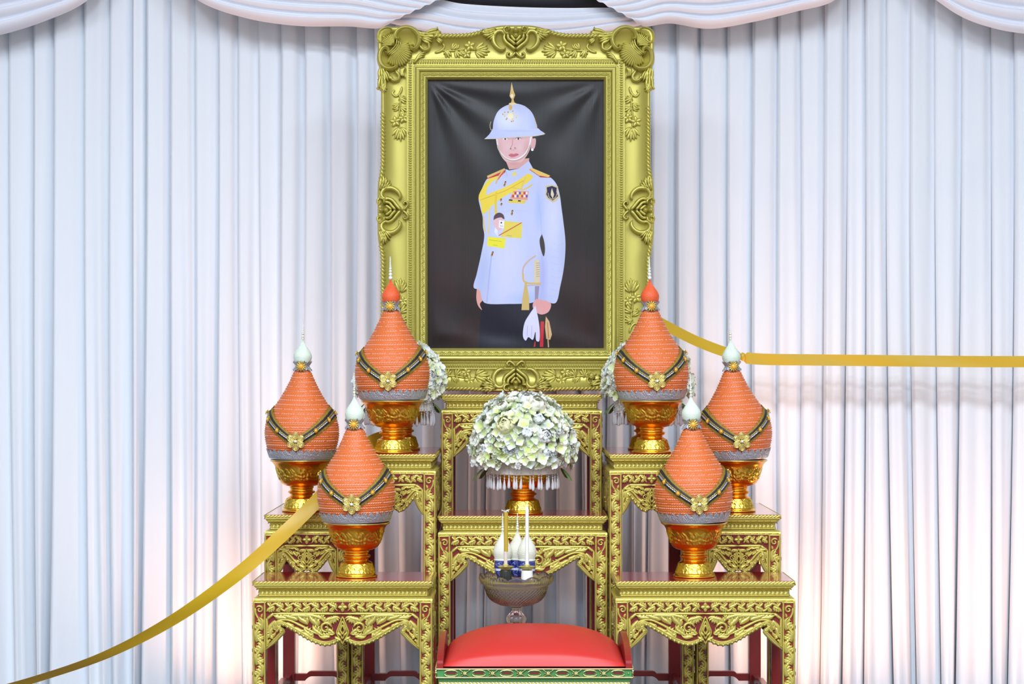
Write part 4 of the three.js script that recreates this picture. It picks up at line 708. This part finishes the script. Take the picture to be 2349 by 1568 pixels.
    inside(curve2([[1140, 318], [1141, 338], [1147, 356], [1158, 372], [1172, 381], [1188, 380], [1203, 368], [1214, 350], [1220, 330], [1220, 306], [1140, 306]], 80), () => { soft('150,100,112', 1180, 312, 46, 13, 0.9); soft('190,136,138', 1212, 350, 14, 34, 0.6); soft('196,140,144', 1146, 346, 9, 26, 0.5); soft('244,206,206', 1166, 340, 14, 12, 0.5); soft('242,200,200', 1192, 342, 12, 12, 0.4); soft('180,124,124', 1178, 380, 26, 8, 0.6); });
    smooth('rgb(216,166,164)', [[1220, 322], [1228, 321], [1229, 332], [1225, 345], [1219, 348]]); dot('rgb(235,240,255)', 1221, 347, 3);
    // simple features
    for (const x of [1159, 1189]) { dot('rgb(240,235,240)', x, 322, 5.5, 2.2); dot('rgb(50,40,45)', x, 322, 2.3); line('rgb(80,60,62)', 1.2, [[x - 6, 321], [x, 319], [x + 6, 321]]); }
    line('rgb(190,138,140)', 1.5, [[1176, 324], [1175, 336], [1171, 343]]); dot('rgb(150,95,100)', 1171.5, 344.5, 1.8, 1.2); dot('rgb(150,95,100)', 1181.5, 343, 1.8, 1.2); line('rgb(205,150,150)', 1, [[1169, 346], [1176, 347.5], [1184, 345]]);
    smooth('rgb(208,118,130)', [[1166, 359], [1173, 355.5], [1178, 356.5], [1184, 355], [1190, 358], [1180, 363.5], [1172, 364]]); line('rgb(150,70,84)', 0.9, [[1167, 359], [1177, 359.5], [1189, 358]]);
    line('rgb(236,232,240)', 2.6, [[1139, 322], [1144, 346], [1158, 364], [1176, 370], [1198, 362], [1212, 344], [1218, 318]], 30); line('rgb(168,150,120)', 1.4, [[1141, 336], [1150, 358], [1170, 371], [1190, 370], [1206, 358], [1216, 336]], 30);
    // helmet
    smooth(WH, [[1130, 302], [1133, 280], [1143, 258], [1160, 246], [1181, 241], [1202, 246], [1219, 260], [1228, 280], [1231, 299], [1180, 306]]);
    poly('rgb(190,198,236)', curve2([[1111.6, 322], [1122, 312], [1132, 300], [1180, 303], [1232, 297], [1240, 303], [1250, 310.6], [1232, 315], [1180, 318.5], [1140, 322], [1111.6, 322]], 60));
    inside(curve2([[1130, 302], [1133, 280], [1143, 258], [1160, 246], [1181, 241], [1202, 246], [1219, 260], [1228, 280], [1231, 299]], 60), () => { soft('232,236,255', 1166, 276, 34, 30, 0.6); soft('158,168,222', 1226, 284, 16, 40, 0.6); soft('164,174,226', 1134, 290, 10, 30, 0.5); }); soft('150,158,214', 1190, 304, 44, 3.5, 0.4);
    line('rgb(214,190,140)', 1.2, [[1111.6, 322], [1140, 321.5], [1182, 318.5], [1232, 315], [1250, 310.6]], 30);
    line('rgb(176,190,236)', 1.3, [[1204, 247], [1220, 270], [1227, 298]]);
    // spike and badge
    poly(GO, [[1173.5, 192], [1178, 212], [1182, 222], [1178, 232], [1181, 240], [1172, 240], [1174, 232], [1168.5, 224], [1171, 212]]); dot('rgb(240,228,205)', 1174.5, 224, 3.4, 4.5); dot('rgb(236,214,160)', 1176, 241.5, 9, 2.6);
    for (let i = 0; i < 46; i++) { const a = rr(0, 6.28), r = rr(2, 16); dot(i % 3 ? 'rgb(228,208,150)' : 'rgb(180,140,80)', 1171 + Math.cos(a) * r * 1.15, 268 + Math.sin(a) * r * 0.95, rr(0.7, 1.7)); } dot('rgb(238,226,182)', 1171, 269, 6, 7); dot(GO, 1171, 250, 4, 6);
    line('rgb(198,182,150)', 1.3, [[1126, 283], [1124, 292], [1127, 302], [1131, 299]]); for (let i = 0; i < 6; i++) dot(GO, 1226 + i, 276 + i * 4, 1.4);
    // sash, shoulder boards
    poly(YE, curve2([[1138, 405], [1122, 414], [1106, 436], [1098, 455], [1103, 470], [1108, 494], [1130, 474], [1150, 458], [1190, 436], [1212, 420], [1222, 408], [1212, 402], [1190, 416], [1160, 432], [1130, 444], [1116, 450], [1118, 436], [1130, 420], [1142, 412]], 130)); line('rgb(206,174,40)', 1.5, [[1102, 462], [1130, 452], [1160, 440], [1200, 418]]);
    line('rgb(226,196,56)', 5, [[1139, 446], [1137, 470], [1138, 500]]); line('rgb(232,206,80)', 2.4, [[1123, 480], [1122, 510], [1120, 540]]); line('rgb(222,192,70)', 2.4, [[1109, 500], [1110, 520], [1113, 534]]);
    poly('rgb(190,40,46)', [[1117, 411], [1158, 392], [1158, 398], [1150, 404], [1118, 414]]); poly(GO, [[1117, 407], [1157, 389], [1160, 393], [1119, 412]]); poly('rgb(176,40,46)', [[1214, 392], [1222, 390], [1262, 408], [1262, 411], [1240, 410]]); poly('rgb(228,190,104)', [[1213, 390], [1222, 389], [1262, 406], [1258, 410], [1236, 406]]);
    line('rgb(214,70,56)', 4, [[1156, 398], [1148, 406], [1142, 414]]); line(GO, 3, [[1153, 396], [1144, 408], [1138, 424]]);
    poly(YE, [[1178, 402], [1182, 396], [1186, 404]]); dot('rgb(228,206,120)', 1179, 403, 4, 5);
    // wings and ribbon bars
    line('rgb(226,190,90)', 3, [[1177, 434], [1190, 436], [1199, 438], [1210, 434], [1220, 427]]); line('rgb(222,190,120)', 3, [[1205, 410], [1200, 424], [1196, 438]]);
    poly('rgb(222,150,120)', [[1178, 441], [1213, 442], [1210, 462], [1170, 459]]); for (let r = 0; r < 2; r++) for (let i = 0; i < 7; i++) { dot(['rgb(228,200,80)', 'rgb(190,60,60)', 'rgb(230,230,240)', 'rgb(90,80,170)'][(i + r) % 4], 1177 + i * 5.2, 446 + r * 7, 2.2, 3.2); } poly('rgb(228,196,70)', [[1168, 460], [1207, 463], [1203, 470], [1166, 468]]); poly('rgb(40,34,34)', [[1168, 460], [1176, 461], [1175, 464], [1167, 463]]); poly('rgb(40,34,34)', [[1189, 462], [1195, 462.5], [1194, 465.5], [1188, 465]]);
    for (const [x, y] of [[1159, 422], [1157, 428], [1149, 462], [1150, 472], [1175, 488], [1174, 494], [1130, 583], [1128.5, 588]]) { dot('rgb(176,130,60)', x, y, 2.4, 3); dot('rgb(60,46,50)', x + 1, y - 2, 1.4); }
    // sleeve badge
    poly('rgb(206,190,150)', [[1251, 430], [1266, 427], [1280, 431], [1279, 442], [1284, 454], [1276, 464], [1268, 468], [1256, 460], [1250, 450], [1252, 442]]); poly('rgb(40,36,72)', [[1254, 433], [1266, 430], [1277, 434], [1276, 444], [1280, 453], [1268, 463], [1258, 457], [1253, 449], [1255, 442]]); poly('rgb(222,208,170)', [[1266, 434], [1268, 441], [1271, 449], [1268, 459], [1263, 450], [1264, 441]]); line('rgb(206,190,150)', 1.5, [[1257, 446], [1259, 454], [1267, 460], [1275, 454], [1277, 448]]);
    // pasted-on cards over the chest: small head, white note, two yellow cards
    smooth('rgb(84,62,70)', [[1132, 510], [1134, 498], [1144, 491], [1154, 495], [1157, 506], [1150, 503], [1140, 505]]); smooth('rgb(226,186,190)', [[1132, 508], [1142, 503], [1152, 503], [1154, 522], [1146, 532], [1138, 528], [1132, 518]]);
    poly('rgb(228,226,244)', [[1136, 524], [1142, 532], [1141, 545], [1134, 536]]); poly('rgb(226,206,84)', [[1157, 510], [1198, 514], [1196, 550], [1148, 546], [1156, 528]]); line('rgb(196,84,66)', 2, [[1145, 543], [1170, 529], [1196, 514]]); poly('rgb(236,234,248)', [[1145, 508], [1157, 510], [1156, 527], [1144, 525]]); dot('rgb(90,80,90)', 1150, 514, 2); line('rgb(130,120,130)', 1, [[1147, 521], [1154, 522]]);
    poly('rgb(232,224,50)', [[1119, 546], [1160, 550], [1157, 573], [1118, 567]]); line('rgba(150,140,60,0.8)', 0.8, [[1122, 553], [1150, 557]]); line('rgba(150,140,60,0.8)', 0.8, [[1132, 565], [1141, 566]]); line('rgba(150,130,120,0.8)', 1, [[1162, 543], [1174, 544]]);
    // sword hilt, tassel, gloves
    line('rgb(200,176,170)', 4, [[1228, 590], [1214, 600], [1201, 616], [1199, 632]]); poly('rgb(214,200,170)', [[1225, 600], [1236, 598], [1239, 625], [1238, 652], [1225, 652]]); for (let i = 0; i < 7; i++) line('rgb(150,130,104)', 0.9, [[1230, 607 + i * 5], [1238, 606 + i * 5]]);
    line(GO, 4, [[1200, 632], [1201, 646], [1210, 652], [1240, 653]]); line('rgb(180,170,190)', 2, [[1206, 658], [1240, 656]]); poly('rgb(150,140,166)', [[1227, 659], [1237, 659], [1234, 690], [1227, 700]]); poly('rgb(206,176,108)', [[1204, 652], [1208, 652], [1214, 688], [1214, 714], [1196, 714], [1198, 690]]);
    smooth('rgb(222,160,158)', [[1230, 688], [1256, 694], [1264, 700], [1258, 718], [1240, 724], [1224, 712], [1222, 700]]);
    smooth('rgb(214,212,240)', [[1228, 704], [1214, 724], [1203, 744], [1200, 776], [1206, 784], [1212, 776], [1222, 782], [1228, 764], [1230, 784], [1236, 786], [1238, 760], [1234, 730]]); line('rgb(170,170,206)', 1.1, [[1210, 750], [1209, 772]]); line('rgb(170,170,206)', 1.1, [[1220, 750], [1219, 776]]);
    poly('rgb(196,44,56)', [[1240, 740], [1248, 740], [1246, 798], [1238, 798]]); poly('rgb(186,40,50)', [[1226, 786], [1229, 786], [1228, 798], [1224, 798]]); poly('rgb(206,170,120)', [[1252, 728], [1260, 740], [1266, 770], [1262, 782], [1253, 780], [1250, 752]]); line('rgb(150,70,60)', 1.2, [[1256, 742], [1258, 778]]); line('rgb(190,160,120)', 3, [[1257, 782], [1258, 798]]);
  });
  const bumpC = canvas(1024, 16, (c) => { for (let x = 0; x < 1024; x++) { const v = 128 + 60 * Math.sin(x / 1024 * Math.PI * 2 * 128) * (0.4 + 0.6 * Math.abs(Math.sin(x * 0.021) * Math.sin(x * 0.0083))) + 60 * (rnd() - 0.5); c.fillStyle = `rgb(${v | 0},${v | 0},${v | 0})`; c.fillRect(x, 0, 1, 16); } });
  const printM = phy(0xffffff, 0.36, { map: tex(img), bumpMap: tex(bumpC, false), bumpScale: 0.0005, specularIntensity: 0.6 });
  const pw = (inR - inL) * k, ph2 = (inB - inT) * k;
  const pg = grid(80, 110, (u, v) => { // slack vinyl: folds from the corners and ripples at the foot
    const X = (u - 0.5) * pw, Y = (v - 0.5) * ph2, edge = Math.min(u, 1 - u, v, 1 - v), e = sstep(0, 0.06, edge);
    let z = 0; const a1 = Math.atan2(1 - v, u * 0.66), r1 = Math.hypot(1 - v, u * 0.66); z += 0.0045 * Math.sin(a1 * 13) * Math.exp(-r1 * 2.6) * sstep(0, 0.1, r1);
    const a2 = Math.atan2(1 - v, (1 - u) * 0.66), r2 = Math.hypot(1 - v, (1 - u) * 0.66); z += 0.0035 * Math.sin(a2 * 11 + 1) * Math.exp(-r2 * 3) * sstep(0, 0.1, r2);
    z += 0.004 * Math.sin(u * 11 + v * 16) * (1 - sstep(0, 0.24, v)) + 0.003 * nz(u * 3, v * 3) + 0.0025 * Math.sin(u * 7.5 + 0.6) * (0.4 + 0.6 * (1 - v));
    return [cx + X, cy + Y, 0.010 + z * e];
  });
  const pr = obj('portrait_print', pg, printM, G); pr.userData.label = 'printed portrait of a person in white dress uniform and plumeless spiked helmet';
}

// ------------------------------------------------------------------ yellow ribbons
function ribbon(name, label, pts, wid, extra) { // pts: [x,y,D], wid(t), twist(t)
  const c = new THREE.CatmullRomCurve3(pts.map(p => P(p[0], p[1], p[2])), false, 'centripetal'), N = 120, view = new THREE.Vector3(0, 0, 1);
  const g = grid(N, 4, (u, v) => { const p = c.getPoint(u), t = c.getTangent(u), side = new THREE.Vector3().crossVectors(view, t).normalize(), [w, tw] = wid(u), n = new THREE.Vector3().crossVectors(t, side).normalize(), s = (v - 0.5) * w; const q = p.addScaledVector(side, s * Math.cos(tw)).addScaledVector(n, s * Math.sin(tw)); return [q.x, q.y, q.z + 0.0012 * Math.sin(u * 40 + v * 3)]; });
  const t = thing(name, label, 'ribbon', null, 'yellow ribbons');
  obj('strip', g, M.ribbon, t); if (extra) extra(t); return t;
}
ribbon('satin_ribbon', 'yellow ribbon sloping down from the altar across the curtain to the floor side', [[-120, 1612, 5.30], [95, 1553, 5.40], [250, 1498, 5.48], [400, 1419, 5.58], [550, 1312, 5.68], [640, 1233, 5.74], [725, 1150, 5.775], [785, 1085, 5.78], [818, 1048, 5.785], [838, 1028, 5.84], [860, 1009, 5.97], [884, 1000, 6.03]], u => [0.040, 1.0 * (1 - sstep(0.1, 0.55, u)) + 0.4 * sstep(0.75, 1, u)]);
ribbon('satin_ribbon', 'yellow ribbon knotted behind a cone tip and running level along the curtain', [[1485, 722, 6.36], [1530, 748, 6.40], [1600, 783, 6.46], [1660, 806, 6.50], [1704, 819, 6.52], [1740, 823, 6.53], [1860, 825, 6.55], [2050, 827, 6.56], [2250, 829, 6.56], [2600, 828, 6.52]], u => { const d = Math.abs(u - 0.444); return [0.037 * (0.42 + 0.58 * sstep(0.002, 0.03, d)), u < 0.444 ? -0.45 : 0]; }, t => { const q = P(1704, 818, 6.515); obj('knot', new THREE.SphereGeometry(0.013, 14, 10).scale(0.7, 1.1, 0.7).translate(q.x, q.y, q.z), M.ribbon, t); });

// ------------------------------------------------------------------ low red table hidden behind the stool, glass bowl and its contents
const DG = 5.5, gx = pX(1184, DG), LT = 0.44;
{
  const t = thing('low_table', 'low red lacquer table behind the stool, carrying the crystal bowl', 'table', new THREE.Vector3(pX(1205, DG), 0, -DG - 0.02));
  obj('table_top', rbox(0.30, 0.018, 0.26, 0, LT - 0.009, 0), M.redLacquer, t);
  for (const a of [-1, 1]) for (const b of [-1, 1]) obj('leg', rbox(0.03, LT - 0.018, 0.03, a * 0.132, (LT - 0.018) / 2, b * 0.112), M.redLeg, t);
  for (const b of [-1, 1]) obj('apron', boxg(0.24, 0.05, 0.012, 0, LT - 0.043, b * 0.112), M.redLeg, t);
}
{ // crystal compote
  const t = thing('crystal_bowl', 'footed cut-crystal bowl with scalloped rim behind the red stool', 'bowl', new THREE.Vector3(gx, LT, -DG));
  const out = [[0.055, 0], [0.056, 0.004], [0.030, 0.012], [0.013, 0.022], [0.012, 0.040], [0.0175, 0.050], [0.0255, 0.060], [0.0255, 0.070], [0.0185, 0.080], [0.0125, 0.088], [0.0135, 0.096], [0.020, 0.101], [0.046, 0.105], [0.066, 0.115], [0.079, 0.131], [0.086, 0.150], [0.089, 0.158], [0.098, 0.165], [0.101, 0.186]];
  const inr = [[0.096, 0.185], [0.093, 0.169], [0.084, 0.158], [0.080, 0.146], [0.073, 0.131], [0.060, 0.118], [0.040, 0.110], [0.001, 0.108]];
  const scal = (p, th) => { const r = p[0], y = p[1], e = sstep(0.158, 0.186, y), s = Math.abs(Math.cos(th * 7)); let rr2 = r, yy = y + e * (0.009 * s - 0.006); rr2 += e * 0.003 * Math.sin(th * 70) * 0.35; if (y > 0.112 && y < 0.152) rr2 += 0.0011 * Math.sin(th * 44 + y * 700) + 0.0011 * Math.sin(th * 44 - y * 700); if (y > 0.044 && y < 0.086) rr2 *= 1 + 0.05 * Math.cos(th * 8); return [Math.sin(th) * rr2, yy, Math.cos(th) * rr2]; };
  const pr = [...out, ...inr, ];
  const c = new THREE.CatmullRomCurve3([[0.001, 0], ...pr].map(p => new THREE.Vector3(p[0], p[1], 0)), false, 'centripetal', 0.3);
  obj('bowl', grid(220, 110, (u, v) => { const p = c.getPoint(v); return scal([p.x, p.y], u * Math.PI * 2); }, null, true), M.glass, t);
  obj('inner_plate', new THREE.CylinderGeometry(0.0905, 0.0895, 0.004, 48).translate(0, 0.1725, 0), M.crystal, t);
}
const PL = LT + 0.175;
const potTex = tex(canvas(256, 128, (c, w, h) => { c.fillStyle = 'rgb(226,230,240)'; c.fillRect(0, 0, w, h); c.fillStyle = 'rgb(28,44,130)'; c.fillRect(0, 6, w, 46); c.fillRect(0, 62, w, 40); c.fillRect(0, 110, w, 6); for (let i = 0; i < 120; i++) { c.strokeStyle = i % 2 ? 'rgb(200,212,240)' : 'rgb(90,110,190)'; c.lineWidth = 1.6; c.beginPath(); c.arc(rr(0, w), rr(10, 100), rr(3, 8), rr(0, 6), rr(0, 6)); c.stroke(); } }));
const potM = phy(0xffffff, 0.15, { map: potTex, clearcoat: 0.8 });
const miniDrop = beadedDrop(0.0238, 0.080, 26, 34);
for (const [x, D, yb, lab] of [[1153, 5.525, 0, 'beside the brown candle'], [1187, 5.545, 0, 'between the two candles'], [1209, 5.515, 0, 'behind the white candle']]) {
  const p = new THREE.Vector3(pX(x, D), PL, -D);
  const t = thing('porcelain_pot', 'small blue and white porcelain pot in the crystal bowl ' + lab, 'pot', p, 'blue and white pots');
  const s = 0.92;
  obj('body', lathe([[0.001, 0], [0.017, 0.001], [0.0185, 0.006], [0.024, 0.020], [0.026, 0.034], [0.0245, 0.044], [0.0245, 0.050]].map(q => [q[0] * s, q[1]]), 40), potM, t);
  obj('rim', new THREE.TorusGeometry(0.0245 * s, 0.002, 8, 40).rotateX(Math.PI / 2).translate(0, 0.051, 0), M.pearl, t);
  const d = thing('beaded_cone', 'small ivory beaded cone with pearl spire, in a pot ' + lab, 'offering', new THREE.Vector3(p.x, PL + 0.0515, p.z), 'ivory beaded cones');
  obj('beaded_body', miniDrop, M.pearlIvory, d); obj('pearl_spire', pearlString(0.078, [0.0042, 0.0040, 0.0032, 0.0028, 0.0022, 0.0019, 0.0016, 0.0014, 0.0013, 0.0012, 0.0011, 0.001]), M.pearl, d);
}
for (const [x, D, wrap, kind] of [[1160, 5.455, M.blackWrap, 0], [1209, 5.45, M.lace, 1]]) {
  const p = new THREE.Vector3(pX(x, D), PL, -D), kn = kind ? 'pale wrapped' : 'black wrapped';
  const h = thing('candle_holder', 'glass candle holder with yellow dish, ' + (kind ? 'white' : 'black') + ' wrapped body', 'candle holder', p, 'glass candle holders');
  obj('cup', lathe([[0.001, 0], [0.014, 0.0005], [0.0155, 0.004], [0.0145, 0.026], [0.012, 0.030]], 32), M.crystal, h);
  obj('wrap', lathe([[0.0160, 0.004], [0.0166, 0.006], [0.0155, 0.027], [0.0140, 0.029]], 32), wrap, h);
  obj('dish', lathe([[0.008, 0.029], [0.013, 0.031], [0.0225, 0.0385], [0.0235, 0.040], [0.021, 0.0395], [0.010, 0.035], [0.0075, 0.040], [0.0078, 0.046]], 40), M.glassYellow, h);
  const c = thing('candle', kind ? 'slender white candle standing in the glass holder' : 'brown and pale candle with frayed wick in glass holder', 'candle', new THREE.Vector3(p.x, PL + 0.036, p.z), 'candles');
  if (kind) { obj('wax', lathe([[0.001, 0], [0.0052, 0], [0.0052, 0.006], [0.0049, 0.155], [0.0044, 0.160], [0.0024, 0.168], [0.0006, 0.172]], 24), M.waxWhite, c); obj('wick', new THREE.CylinderGeometry(0.0006, 0.0006, 0.008, 6).translate(0, 0.173, 0), M.wick, c); }
  else { obj('pale_wax', new THREE.CylinderGeometry(0.0062, 0.0056, 0.044, 6).translate(0, 0.022, 0), M.waxPale, c); obj('brown_wax', new THREE.CylinderGeometry(0.0070, 0.0064, 0.106, 6).translate(0.0008, 0.097, 0), M.waxYellow, c); const gs = []; for (let i = 0; i < 14; i++) { const a = rr(0, 6.28), l = rr(0.006, 0.015); const cv = new THREE.CatmullRomCurve3([new THREE.Vector3(0, 0.148, 0), new THREE.Vector3(Math.cos(a) * l * 0.3, 0.153, Math.sin(a) * l * 0.2), new THREE.Vector3(Math.cos(a) * l, 0.152 + rr(-0.001, 0.006), Math.sin(a) * l * 0.5)]); gs.push(new THREE.TubeGeometry(cv, 6, 0.0009, 5)); } obj('frayed_wick', gs, M.wick, c); }
}

// ------------------------------------------------------------------ red cushioned stool in front
{
  const Df = 4.92, W = 452 * Df / FOC, cx = pX(1226, Df), HS = 0.4575, Dp = 0.36;
  const t = thing('kneeling_stool', 'red vinyl cushioned stool with carved gold and green sides', 'stool', new THREE.Vector3(cx, 0, -Df - Dp / 2));
  // cushion: pillow with drawn-in corners
  const cw = W - 0.034;
  const cu = obj('cushion', grid(70, 46, (u, v) => { const x = (u - 0.5) * 2, z = (v - 0.5) * 2, ex = 1 - Math.pow(Math.abs(x), 2.6), ez = 1 - Math.pow(Math.abs(z), 2.2), b = Math.pow(Math.max(0, ex), 0.60) * Math.pow(Math.max(0, ez), 0.42), crown = 1 - 0.18 * z; return [x * cw / 2, HS + 0.004 + 0.074 * b * crown * (1 + 0.02 * nz(u * 4, v * 4)), z * (Dp / 2 - 0.004)]; }), M.redVinyl, t);
  for (const s of [-1, 1]) { const sh = new THREE.Shape(); sh.moveTo(-Dp / 2, 0); sh.lineTo(Dp / 2, 0); sh.lineTo(Dp / 2, 0.012); sh.bezierCurveTo(Dp / 2 - 0.01, 0.035, 0.06, 0.052, -0.04, 0.056); sh.bezierCurveTo(-0.12, 0.058, -Dp / 2, 0.04, -Dp / 2, 0.02); obj('end_rail', new THREE.ExtrudeGeometry(sh, { depth: 0.014, bevelEnabled: true, bevelSize: 0.001, bevelThickness: 0.001, bevelSegments: 2 }).translate(0, 0, -0.007).rotateY(-Math.PI / 2).translate(s * (W / 2 - 0.010), HS, 0), M.redLeg, t); }
  obj('seat_board', rbox(W - 0.01, 0.016, Dp - 0.006, 0, HS - 0.008, 0), M.redLacquer, t);
  // carved frieze: lattice of crosses and red slots
  obj('frieze_ground', boxg(W - 0.006, 0.022, Dp - 0.004, 0, HS - 0.012, 0), M.green, t);
  for (let kf = 0; kf < 4; kf++) {
    const L = (kf % 2 ? Dp : W), R = new Relief(0), SL = [], y = -0.012; const n = Math.round(L / 0.0685), q = (L - 0.006) / n;
    R.stroke([[-L / 2, -0.0015], [L / 2, -0.0015]], 0.0018, 0.004, 2); R.stroke([[-L / 2, -0.0225], [L / 2, -0.0225]], 0.0018, 0.004, 2);
    for (let i = 0; i < n; i++) { const x = -L / 2 + 0.003 + q * (i + 0.5); for (const s of [-1, 1]) { R.stroke([[x - 0.017, y + s * 0.001], [x - 0.012, y + s * 0.006], [x + 0.012, y + s * 0.006], [x + 0.017, y + s * 0.001]], 0.0016, 0.0045, 8); for (const e of (i === 0 ? [1] : i === n - 1 ? [-1] : [-1, 1])) R.stroke([[x + e * q / 2 + s * 0.013, y - 0.009], [x + e * q / 2 - s * 0.013, y + 0.009]], 0.0015, 0.0045, 3); } if (i < n - 1) R.flower(x + q / 2, y, 0.0052, 0.0055); R.ball(x - q / 2 - 0.008 + q, y, 0.0022, 0.005); SL.push(boxg(0.022, 0.005, 0.0016, x, y, 0)); }
    const T = g => g.translate(0, HS, (kf % 2 ? W : Dp) / 2 - 0.001).rotateY(kf * Math.PI / 2);
    const fr = obj('carved_frieze', T(join(R.gs)), M.giltPale, t); for (const s of SL) obj('red_slot', T(s), M.redGround, fr);
  }
  obj('green_moulding', rbox(W - 0.010, 0.011, Dp - 0.010, 0, HS - 0.0285, 0, 0.003), M.green, t);
  obj('gold_band', boxg(W - 0.014, 0.035, Dp - 0.014, 0, HS - 0.0515, 0), M.giltPale, t);
  const BR = new Relief(0); for (let r = 0; r < 3; r++) BR.twist([[-W / 2 + 0.01, -0.039 - r * 0.009], [W / 2 - 0.01, -0.039 - r * 0.009]], 0.009, 0.006, 0.004, r % 2 ? 0.7 : -0.7, 0.4);
  obj('braid_rows', join(BR.gs).translate(0, HS, Dp / 2 - 0.0075), M.giltPale, t);
  for (const a of [-1, 1]) for (const b of [-1, 1]) obj('leg', rbox(0.045, HS - 0.065, 0.045, a * (W / 2 - 0.035), (HS - 0.065) / 2, b * (Dp / 2 - 0.035), 0.004), M.redLeg, t);
}

renderer.render(scene, camera);
